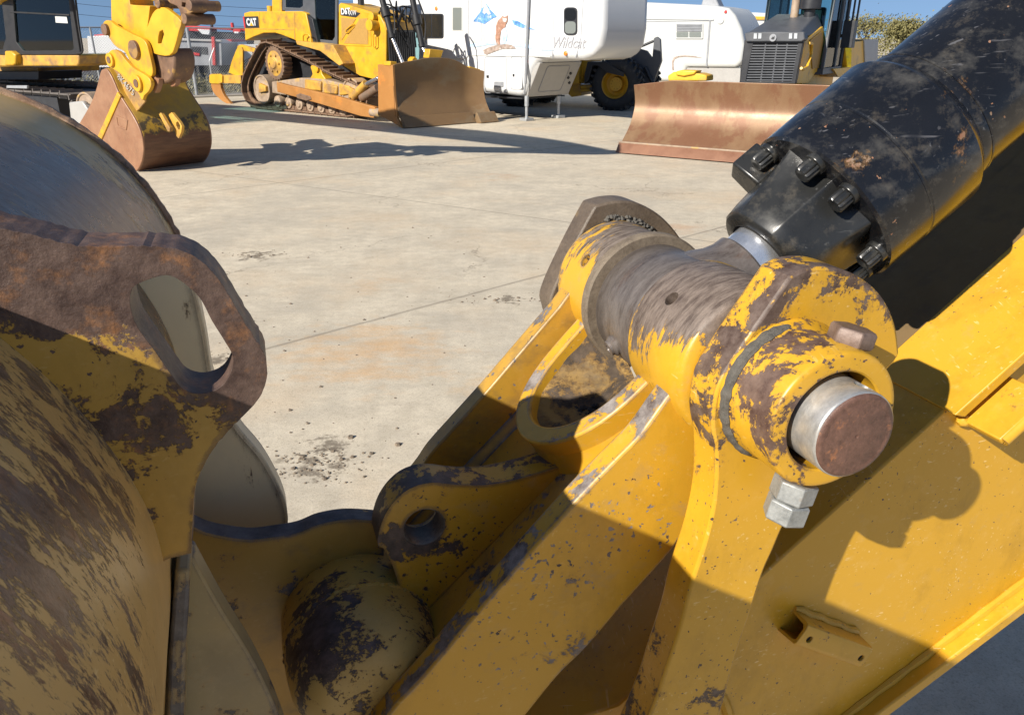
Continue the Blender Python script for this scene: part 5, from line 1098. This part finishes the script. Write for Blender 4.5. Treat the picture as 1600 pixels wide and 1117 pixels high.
ep('window', [(16, -36), (101, -36), (108, 0), (114, 62), (40, 64), (20, 52)], 1.08, .006, m_see, cab, bevel=0)
ep('window_bar', [(15, 18), (108, 23), (108, 25.5), (15, 20.5)], -.01, .03, m_blk, cab)
a = fe.p(30, 64, .5); g = G(); ppx(g, fe, [(28, 52), (58, 50), (60, 78), (26, 78)], .35, .5); ppx(g, fe, [(26, 6), (40, 8), (42, 56), (28, 56)], .4, .45); bp('seat', g, m_dgrey, cab, ex, bevel=.06)
g = G(); ppx(g, fe, [(60, 62), (72, 58), (86, 66), (100, 70), (100, 80), (60, 80)], .3, .3, 3); bp('control_console', g, m_dgrey, cab, ex, bevel=.02)
pl_ = ep('price_note', [(86, 26), (104, 27), (106, 37), (87, 36)], .025, .004, m_cream, cab, bevel=0)
g = G(); xs = [fe.p(x, y, -.04) for x, y in ((112, -40), (118, 0), (123, 40), (128.5, 74), (129, 80), (127, 83), (120, 84))]; g.tube([ME @ Vector(v) for v in spl3([(a, -.04, b) for a, b in xs], 4)], .022, 6); bp('cab_handrail', g, m_blk, cab, ex, bevel=0)
ep('cab_base', [(-60, 85), (123, 86), (123, 100), (120, 104), (-60, 104)], .02, 1.1, m_cyd, bevel=.03)
ep('step_plate', [(7, 80), (16, 80), (24, 86), (24, 100), (20, 103), (7, 103)], -.12, .16, m_cy, bevel=.03)
ep('slew_body', [(-260, 20), (-60, 20), (-60, 104), (60, 106), (60, 114), (-260, 114)], .9, 1.6, m_cyd)
ep('turntable', [(-40, 112), (60, 112), (60, 125), (-40, 125)], .6, 1.1, m_dgrey)
g = G(); MEY = ME
tz = Pg(60, 170)
cx0 = fe.p(-130, 160, .1)[0]; cx1 = fe.p(150, 170, .1)[0]
tlp = spl([(cx0, .5), (cx0+.3, .82), (cx0+.9, .88), (cx1-.8, .86), (cx1-.3, .80), (cx1, .5), (cx1-.15, .15), (cx1-.5, .035), (cx0+.5, .035), (cx0+.1, .15)], 8)
track(tlp, -.35, .2, ME, m_tdark, ex, 54, ex); track(tlp, 1.5, 2.05, ME, m_tdark, ex, 54, ex)
g = G(); g.box(cx0+.7, -.2, .3, cx1-.9, .1, .75, ME); g.box(cx0+1.2, .1, .35, cx1-1.3, 1.6, .8, ME); bp('track_frame', g, m_dgrey, ex)
idler(fe, ME, (135, 172), .36, -.30, .15, ex, ex, m_pad, m_tdark, 'idler_wheel')
ep('hub_plate', [(107, 160), (128, 158), (138, 172), (136, 200), (112, 205)], -.38, .1, m_shade, bevel=.03)
ep('step_bar', [(10, 134), (42, 134), (42, 139), (10, 138)], -.4, .05, m_trim)
# boom and stick: from behind the cab up over the yard and down to the bucket
foot = ME @ Vector((fe.p(20, 90, 1.3)[0], 1.5, 2.3)); apx = Pg(925, 238); jz = 4.5; kk = jz/-LD.z; joint_ = apx - LD*kk; joint_.z = jz
bpin = MK @ Vector((fk.p(232, 5, .4)[0], .42, fk.p(232, 5, .4)[1]))
mid = Vector((-6.9, 11.9, 4.75))
def beam(name, pts, ws, hs, mat, parent):
    pts = spl3(pts, 6); n = len(pts); g = G(); rings = []
    for i, p in enumerate(pts):
        d = (pts[min(i+1, n-1)]-pts[max(i-1, 0)]).normalized(); sd = d.cross(Z).normalized(); up_ = sd.cross(d); f = i/(n-1)
        def ip(a): 
            x = f*(len(a)-1); j = min(int(x), len(a)-2); return a[j]+(a[j+1]-a[j])*(x-j)
        w, h = ip(ws)/2, ip(hs)/2; rings.append([p+sd*w+up_*h, p-sd*w+up_*h, p-sd*w-up_*h, p+sd*w-up_*h])
    g.loft(rings); return bp(name, g, mat, parent, ex, bevel=.02)
boom = beam('boom', [foot, mid, joint_], (.42, .45, .36), (.5, .70, .40), m_cy, ex)
stick_top = joint_+(joint_-bpin).normalized()*.55
stk2 = beam('stick', [stick_top, joint_, joint_.lerp(bpin, .5), bpin+(joint_-bpin).normalized()*.35], (.24, .28, .28, .26), (.2, .36, .36, .32), m_cy, ex)
g = G(); g.cyl(joint_.lerp(bpin, .1)+Vector((.05, -.28, .1)), joint_.lerp(bpin, .62)+Vector((.05, -.36, 0)), .08); bp('hydraulic_cylinder', g, m_blk, boom, ex)
def kp(name, pts, off, th, mat, parent=None, n=0, holes=(), **k): g = G(); ppx(g, fk, pts, off, th, n, holes); return bp(name, g, mat, parent or ex, ex, **k)
m_bst = paint('bucket_brown_steel', base=(0.235, 0.112, 0.060), base2=(0.30, 0.16, 0.09), m1=(0.12, 0.055, 0.03), m2=(0.36, 0.2, 0.10), T=.72, scale=4, fade=.5, dust=0, bumpd=.003, scratch=.3)
m_bback = None
def bucket_back():
    t = NT('bucket_back_paint'); v = t.tc.outputs['Object']; sx = t.n.new('ShaderNodeSeparateXYZ'); t.l.new(t.geo.outputs['Position'], sx.inputs[0])
    n = t.noise(v, 4, 8, .7); hh = t.math('ADD', sx.outputs[2], t.math('MULTIPLY', t.math('SUBTRACT', n, .5), .55))
    m = t.ramp(hh, .56, .60); rb = t.noise(t.map(v, (1, 1, 6)), 3, 6, .6)
    br = t.mix(t.ramp(rb, .35, .65), (0.095, 0.042, 0.022), (0.16, 0.078, 0.040)); yl = t.mix(t.ramp(n, .4, .62), (0.50, 0.31, 0.035), (0.38, 0.25, 0.06))
    dk = t.math('MULTIPLY', t.ramp(hh, .86, .80), t.ramp(t.noise(v, 7, 8, .75), .47, .53)); yl = t.mix(dk, yl, (0.10, 0.075, 0.04))
    t.bump(n, .5, .01); return t.set(col=t.mix(m, br, yl), rough=.55)
m_bback = bucket_back()
sidep = [(157, 113), (161, 108.5), (166, 108), (173, 118), (179, 131), (185, 145), (196, 163), (208, 182), (217, 200), (222, 216), (224, 235), (222, 250), (218, 261), (213, 268, 1), (170, 236, 1), (122, 196, 1), (140, 165), (150, 140)]
so = [fk.p(p[0], p[1], 0)+tuple(p[2:]) for p in sidep]; so2 = [(p[0], max(p[1], .01))+tuple(p[2:]) for p in so]; so = spl(so2, 5)
WB = 1.2
bkt = None; g = G(); g.prism(so, 0, .05, MK @ XZ); bkt = bp('bucket', g, m_bst, ex, bevel=.01)
# wrapper (back) follows the side plate's rear edge
back = spl([p[:2] for p in so2[:14]], 6, False)
g = G(); rings = [[MK @ Vector((p[0]+0.006, .03+(WB-.06)*k/10, p[1]+.004)) for p in back]+[MK @ Vector((p[0]-.03, .03+(WB-.06)*k/10, p[1]-.0)) for p in reversed(back)] for k in range(11)]
g.loft(rings); bp('bucket_wrapper', g, m_bback, bkt, ex, bevel=0, sharp=60)
g = G(); g.prism(so, WB-.05, WB, MK @ XZ); bp('bucket_side', g, m_bst, bkt, ex)
kp('bucket_rib', [(183, 144), (188, 151), (158, 219), (152, 214)], -.02, .03, m_cy, bkt)
sq = [(179, 179.5), (199, 188), (197, 204), (182, 199)]; kp('plate_mark', sq, -.012, .02, m_bst, bkt, holes=[[(182, 184), (195.5, 190), (194.5, 201), (184, 197)]])
# lifting eye and patch on the wrapper
def onback(x, y, o): return MK @ Vector((fk.p(x, y, o)[0], o, fk.p(x, y, o)[1]))
kp('lifting_eye', [(262, 178), (268, 176), (281, 192), (284, 198), (283, 207), (279, 217), (276, 214), (268, 190)], .44, .05, m_cyd, bkt, holes=[[(275, 192), (278, 190), (281, 196), (281, 203), (278, 203), (275, 197)]], bevel=.005)
kp('lifting_eye', [(247, 177), (251, 176), (265, 200), (265, 206), (262, 206), (255, 192)], .34, .05, m_cyd, bkt, bevel=.005)
# coupler and linkage
m_cpl = worn('coupler_steel', (0.075, 0.042, 0.026), (0.17, 0.095, 0.055), (0.30, 0.17, 0.04), scale=7, rough=.55, bumpd=.006)
for o_, mt in ((.12, m_cy), (.74, m_cyd)):
    ka = kp('coupler_plate', [(161, 40), (164, 33), (172, 33), (180, 40), (192, 46), (207, 54), (222, 61), (229, 70), (233, 85), (238, 108), (237, 119), (230, 122), (218, 114), (205, 100), (195, 82), (185, 76), (176, 68), (168, 55)], o_, .06, mt, n=3)
    for c_, r_ in (((167, 47), .085), ((212, 78), .13)): cx, cz = fk.p(*c_, o_); g = G(); g.cyl(MK @ Vector((cx, o_-.05, cz)), MK @ Vector((cx, o_+.1, cz)), r_, n=24); bp('pin', g, m_cpl, ka, ex, bevel=.008)
    kb = kp('bucket_ear', [(166, 93), (169, 83), (177, 78), (187, 83), (195, 93), (207, 106), (222, 115), (232, 122), (236, 132), (232, 143), (225, 150), (222, 157), (216, 146), (206, 132), (192, 118), (178, 109), (168, 103)], o_-.06, .06, mt, bkt, n=3)
    for c_, r_ in (((174, 94), .05), ((216.5, 130.5), .06)): cx, cz = fk.p(*c_, o_-.06); g = G(); g.cyl(MK @ Vector((cx, o_-.10, cz)), MK @ Vector((cx, o_+.02, cz)), r_*2, n=24); bp('boss', g, mt, kb, ex, bevel=.008); g = G(); g.cyl(MK @ Vector((cx, o_-.11, cz)), MK @ Vector((cx, o_+.02, cz)), r_, n=20); bp('pin', g, m_cpl, kb, ex, bevel=0)
kp('coupler_body', [(228, 84), (240, 78), (255, 80), (266, 76), (272, 90), (272, 110), (266, 126), (252, 132), (240, 126)], .24, .34, m_cpl, n=3, bevel=.03)
kp('coupler_hook', [(236, 112), (243, 122), (248, 124), (246, 136), (242, 146), (239, 140), (238, 128)], .16, .08, m_bst, n=2); kp('coupler_hook', [(262, 110), (268, 112), (275, 124), (273, 134), (267, 136), (266, 131), (270, 126), (264, 118)], .32, .08, m_bst, n=2)
kp('stick_foot', [(173, -6), (201, -6), (203, 8), (234, 10), (228, 62), (194, 46), (174, 34)], .26, .38, m_cy)
for o_ in (.20, .56):
    pk = kp('power_link', [(238, 22), (246, 14), (256, 12), (268, 20), (283, 34), (279, 50), (270, 82), (258, 88), (240, 84), (230, 78), (224, 60), (231, 40)], o_, .07, m_cy, n=2, holes=[[(249, 50), (254, 47), (256, 54), (252, 68), (246, 69), (247, 58)]])
kp('power_link_web', [(236, 30), (262, 34), (262, 40), (252, 78), (228, 70)], .27, .29, m_cyd)
kp('cylinder_eye', [(205, -8), (240, 2), (252, 10), (258, 8), (256, -4), (246, -10)], .34, .2, m_cy, n=2)
kp('link_head', [(262, -4), (300, -4), (306, 8), (303, 18), (296, 22), (294, 36), (286, 41), (278, 34), (282, 22), (276, 10), (266, 6)], .28, .22, m_cpl, n=2, holes=[[(284, 4), (290, 5), (289, 12), (283, 11)]])
for c_ in ((247, 5), (297, 9), (289, 30)): cx, cz = fk.p(*c_, .20); g = G(); g.cyl(MK @ Vector((cx, .18, cz)), MK @ Vector((cx, .64, cz)), .07, n=24); bp('pin', g, m_cpl, pk, ex, bevel=.008)
# chalk number on the curved back beside the ear
c0_ = fk.p(184, 122, .10); c1_ = fk.p(212, 153, .10); ang = math.atan2(c1_[1]-c0_[1], c1_[0]-c0_[0])
g = G(); text_geo(g, '8K4675', .15, MK @ Matrix.Translation((c0_[0], .085, c0_[1])) @ Matrix.Rotation(-ang, 4, 'Y') @ TXT, .003, shear=.2, align='LEFT'); bp('chalk_number', g, m_shade, bkt, ex, bevel=0, smooth=False)
kp('bucket_cheek', [(172, 110), (190, 112), (207, 128), (222, 150), (226, 160), (205, 180), (195, 160), (184, 142)], .10, .03, m_cyd, bkt, n=2)

# ================================================================ CHAIN-LINK FENCE
pA = Pg(308, 151); hz_ = None
best = None
zp = None
def topz_at(px, py, pt):          # height of the sight line above a ground point's depth
    return None
ru = Vector((.80, .60, 0)); ff = Fr(pA, pA+ru); MF = frM(ff)
zt = ff.p(290, 44)[1]
fn = thing('chain_link_fence', 'tall galvanised chain-link fence along the far side of the yard', 'fence', ff.o, ff.rot)
def fz(x): return zt
x0f, x1f = -13.5, 40
for x in [k*3.05 for k in range(-4, 13)]:
    g = G(); g.cyl((x, 0, 0), (x, 0, zt), .035 if x else .055, n=10, M=MF); bp('post', g, m_galv, fn, bevel=0)
g = G(); g.cyl((x0f, 0, zt), (x1f, 0, zt), .022, n=8, M=MF); bp('top_rail', g, m_galv, fn, bevel=0)
g = G(); a = ff.p(322, 95); b = ff.p(329, 75); g.cyl((a[0], -.4, 0), (a[0], -.4, a[1]), .03, M=MF); g.cyl((a[0], -.4, a[1]), (b[0], -.4, b[1]), .02, M=MF); bp('gate_stop', g, m_galv, fn, bevel=0)
g = G(); sp_ = .085; hgt_ = zt; nW = int((x1f-x0f+hgt_)/sp_)
for k in range(nW):
    for sg in (1, -1):
        a = x0f-hgt_+k*sp_ if sg > 0 else x0f+k*sp_; b = a+hgt_*sg; z0, z1 = .05, hgt_
        p0 = Vector((a, 0, z0)); p1 = Vector((a+(z1-z0)*sg, 0, z1))
        lo_, hi_ = x0f, x1f
        if max(p0.x, p1.x) < lo_ or min(p0.x, p1.x) > hi_: continue
        if p0.x < lo_: p0 = Vector((lo_, 0, z0+(lo_-a)*sg))
        if p1.x < lo_: p1 = Vector((lo_, 0, z0+(lo_-a)*sg))
        r = .0035; v = [g.bm.verts.new(MF @ (p+Vector(o))) for p in (p0, p1) for o in ((r, 0, -r), (-r, 0, -r), (0, r*1.2, r), )]
        for f in ((0, 1, 4, 3), (1, 2, 5, 4), (2, 0, 3, 5)): g.bm.faces.new([v[i] for i in f])
ms = bp('wire_mesh', g, m_galv, fn, bevel=0, weld=False)

# ================================================================ BEYOND THE FENCE
t = NT('verge_grass'); P = t.geo.outputs['Position']; n = t.noise(P, 1.5, 8, .7); c = t.mix(t.ramp(n, .4, .6), (0.13, 0.125, 0.07), (0.25, 0.21, 0.14)); t.bump(n, .6, .05); t.set(col=c, rough=.95)
g = G(); mv = Vector((0, 0, 0))
g.box(-13.5, .35, .002, 60, 6.5, .03, MF); setting('verge', g, t.m)
t = NT('kerb_concrete'); P = t.geo.outputs['Position']; c = t.mix(t.ramp(t.noise(P, 2, 6, .6), .35, .65), (0.26, 0.235, 0.20), (0.34, 0.30, 0.25)); t.set(col=c, rough=.9)
g = G(); g.box(-13.5, -.75, 0, 60, .35, .05, MF); setting('kerb', g, t.m, bevel=.01)
t = NT('road_asphalt'); P = t.geo.outputs['Position']; c = t.mix(t.ramp(t.noise(P, 3, 6, .6), .35, .65), (0.10, 0.10, 0.10), (0.14, 0.135, 0.13)); t.set(col=c, rough=.9)
g = G(); g.box(-60, 8, .004, 70, 60, .02, MF); setting('road', g, t.m)
m_leafs = simple('olive_leaf', (0.14, 0.13, 0.045), .7, var=.45, scale=2.5, dirt=(0.21, 0.185, 0.07), dirt_amt=1); m_bark = simple('bark', (0.16, 0.13, 0.10), .85, var=.25)
m_weed = simple('weed_leaf', (0.11, 0.12, 0.055), .8, var=.5, scale=3, dirt=(0.26, 0.225, 0.12), dirt_amt=1)
def leaf(g, c, s, rnd):
    a = Vector((rnd.gauss(0, 1), rnd.gauss(0, 1), rnd.gauss(0, 1))).normalized(); b = a.orthogonal().normalized()*s; d = a.cross(b)*.55
    v = [g.bm.verts.new(c+q) for q in (b, d, -b, -d)]; g.bm.faces.new(v)
def tree(x, y, h, r, label, nleaf=3000, seed=1, sparse=.0, ls=.12, lm=None):
    rnd = random.Random(seed); tr = thing('tree', label, 'tree', (x, y, 0), 0, 'trees beyond the yard')
    g = G(); tips = []; base = Vector((x, y, 0))
    def br(p, d, l, r0, dep):
        q = p+d*l; m = p.lerp(q, .5)+Vector((rnd.gauss(0, .04), rnd.gauss(0, .04), 0))*l; g.tube([p, m, q], [r0, r0*.8, r0*.6], 5 if dep < 2 else 4)
        if dep >= 4: tips.append(q); return
        tips.append(q) if dep >= 3 else None
        for k in range(3 if dep else 4):
            nd = (d+Vector((rnd.gauss(0, .55), rnd.gauss(0, .55), rnd.gauss(.12, .3)))).normalized(); br(q, nd, l*rnd.uniform(.55, .8), r0*.58, dep+1)
    br(base, Vector((0, 0, 1)), h*.22, h*.03, 0); bp('trunk', g, m_bark, tr, bevel=0)
    g = G(); 
    for k in range(nleaf):
        c = (rnd.choice(tips) if rnd.random() < .72 or sparse < 0 else base+Vector((rnd.gauss(0, r*.42), rnd.gauss(0, r*.42), h*.12+abs(rnd.gauss(0, h*.2)))))+Vector((rnd.gauss(0, r*.12), rnd.gauss(0, r*.12), rnd.gauss(0, r*.09)))
        leaf(g, c, ls*rnd.uniform(.6, 1.3), rnd)
    bp('crown', g, lm or m_leafs, tr, bevel=0, smooth=False, weld=False); return tr
tree(34.6, 74, 4.9, 3.6, 'round olive-green tree nearest the dozer cab, beyond the yard', 5200, 3)
tree(38.2, 75, 4.8, 3.6, 'low spreading olive tree between the tree nearest the cab and the cylinder', 5200, 5)
tree(41.6, 77, 5.6, 3.8, 'taller thin-topped tree half hidden by the black cylinder', 5600, 12)
tree(36.4, 86, 6.0, 3.8, 'pale bare-topped tree standing behind the round olive trees', 2400, 8)
m_gl = simple('grey_twig', (0.17, 0.155, 0.14), .9, var=.3)
tree(-39, 70, 6.4, 4.0, 'leafless grey tree seen through the fence beside the excavator cab', 1600, 21, -1, ls=.08, lm=m_gl)
tree(-46, 76, 6.0, 4.0, 'leafless grey tree partly behind the excavator cab window', 1400, 22, -1, ls=.08, lm=m_gl)
g = G(); rnd = random.Random(9)
for k in range(9000):
    x = rnd.uniform(-6, 9); y = rnd.uniform(1.0, 3.6); hh = .95*abs(mnoise.noise(Vector((x*.8, y, 0))))**.4
    leaf(g, MF @ Vector((x, y, rnd.random()**.8*hh)), .06, rnd)
wd = build('weeds', g, m_weed, smooth=False, weld=False); tag(wd, 'dry green weeds growing along the foot of the fence', 'weeds', kind='stuff')

# trucks and trailers across the road
def box_truck(px, d, w, label, side, names):
    pass
def along(px, d):      # ground point on the sight line of column px at forward distance d
    r = ray(px, 55); k = d/r.y; return Vector((r.x*k, d, 0))
def rig(pxl, pxr, d, label, cat, mats, parts, name, group=None):
    a, b = along(pxl, d), along(pxr, d); fr = Fr(a, b); th_ = thing(name, label, cat, fr.o, fr.rot, group)
    for nm, pts, off, dep, mt in parts:
        g = G(); ppx(g, fr, pts, off, dep); bp(nm, g, mt, th_, bevel=.02)
    return fr, th_
fr_, tw = rig(134, 200, 34, 'plain white box trailer parked beyond the fence beside the excavator cab', 'trailer', None, [
    ('box', [(136, 57), (235, 53), (235, 104), (150, 106), (139, 95)], 0, 2.3, m_white), ('rub_rail', [(138, 83), (235, 82), (235, 84), (138, 85)], -.04, .05, m_trim), ('roof_stack', [(146, 55), (180, 51), (182, 56), (148, 58)], .4, .8, m_red)], 'box_trailer')
for px in (160, 175, 215): cx, cz = fr_.p(px, 118, 0); g = G(); g.lathe((cx, .05, .5), (0, 1, 0), [(0, .3), (0, .5), (.3, .5), (.3, .3)], 24, M=frM(fr_)); bp('wheel', g, m_tyre, tw, bevel=0)
fr_, tw = rig(270, 345, 40, 'grey panelled trailer with a red post, seen through the fence', 'trailer', None, [
    ('body', [(272, 62), (330, 62), (346, 68), (347, 103), (282, 103), (276, 92)], 0, 2.4, m_trim), ('deck_rail', [(272, 60), (346, 63), (346, 66), (272, 64)], -.1, .2, m_shade), ('dark_opening', [(298, 73), (324, 74), (325, 86), (300, 84)], -.03, .05, m_dgrey),
    ('red_post', [(330, 58), (335, 58), (337, 103), (332, 102)], -.15, .15, m_red), ('sign_panel', [(301, 82), (312, 84), (312, 88), (302, 87)], -.06, .05, m_red)], 'flatbed_trailer')
for px in (290, 308, 326): cx, cz = fr_.p(px, 108, 0); g = G(); g.lathe((cx, .05, .5), (0, 1, 0), [(0, .28), (0, .5), (.3, .5), (.3, .28)], 24, M=frM(fr_)); bp('wheel', g, m_tyre, tw, bevel=0)
fr_, tw = rig(343, 366, 42, 'white truck cab with a red roof edge beyond the fence', 'truck', None, [
    ('cab', [(345, 64), (362, 64), (364, 72), (364, 96), (348, 97)], 0, 2.3, m_white), ('roof', [(340, 62), (361, 62), (363, 66), (342, 66)], -.05, 2.3, m_red), ('window', [(348, 69), (354, 69), (354, 72), (348, 72)], -.03, .05, m_gld), ('grille', [(347, 80), (357, 80), (357, 85), (347, 85)], -.03, .05, m_dgrey), ('bumper', [(346, 96), (366, 96), (366, 102), (346, 102)], -.1, .3, m_trim), ('body', [(364, 70), (420, 70), (420, 98), (364, 98)], .2, 2.0, m_cream)], 'truck')
for px in (352, 392, 410): cx, cz = fr_.p(px, 104, 0); g = G(); g.lathe((cx, .05, .48), (0, 1, 0), [(0, .28), (0, .48), (.3, .48), (.3, .28)], 24, M=frM(fr_)); bp('wheel', g, m_tyre, tw, bevel=0)
fr_, tw = rig(280, 385, 50, 'row of red and white rig equipment rising above the fence rail', 'rig equipment', None, [
    ('frame', [(283, 40), (385, 46), (385, 49), (283, 43)], 0, 1.2, m_red), ('tank', [(292, 43), (328, 44), (328, 50), (294, 49)], -.2, 1.2, m_red), ('panel', [(308, 46), (328, 47), (327, 55), (316, 54)], -.4, .3, m_white), ('skid', [(283, 48), (385, 52), (385, 74), (283, 74)], .3, 1.5, m_dgrey),
    ('post', [(328, 34), (331, 34), (332, 46), (329, 46)], 0, .2, m_dgrey), ('post', [(360, 36), (363, 36), (365, 48), (361, 48)], 0, .25, m_red), ('tank', [(364, 47), (376, 47), (376, 51), (364, 51)], -.3, .8, m_red), ('panel', [(366, 50), (373, 50), (373, 53), (366, 53)], -.4, .3, m_white)], 'rig_equipment')
fr_, tw = rig(0, 110, 36, 'low trailer load with a blue tarpaulin seen under the excavator cab', 'trailer', None, [
    ('deck', [(-60, 112), (150, 112), (150, 118), (-60, 118)], 0, 2.4, m_dgrey), ('crate', [(56, 104), (76, 104), (76, 113), (56, 113)], 0, 1.5, m_cream), ('tarpaulin', [(76, 106), (92, 106), (95, 116), (78, 116)], -.1, 1.0, m_blue), ('crate', [(118, 106), (128, 106), (129, 116), (119, 116)], 0, 1, m_red), ('pipe_stack', [(-40, 106), (40, 104), (40, 113), (-40, 113)], 0, 1.5, m_trim)], 'load_trailer')
for px in (-30, 60, 80): cx, cz = fr_.p(px, 118, 0); g = G(); g.lathe((cx, .05, .42), (0, 1, 0), [(0, .28), (0, .42), (.3, .42), (.3, .28)], 24, M=frM(fr_)); bp('wheel', g, m_tyre, tw, bevel=0)
# overhead cables
ca = along(-200, 60); cb_ = along(700, 85)
for k in range(4):
    g = G(); h0, h1 = 6.9-k*.8+.6, 4.9-k*.75+.2
    g.tube([Vector((ca.x+(cb_.x-ca.x)*f, ca.y+(cb_.y-ca.y)*f, h0+(h1-h0)*f-1.1*math.sin(math.pi*f))) for f in [j/16 for j in range(17)]], .018, 4)
    cbl = build('overhead_cable', g, m_dgrey); tag(cbl, ('topmost', 'second from top', 'third from top', 'lowest')[k]+' of the four thin overhead cables crossing the sky above the fence', 'cable', 'overhead cables')
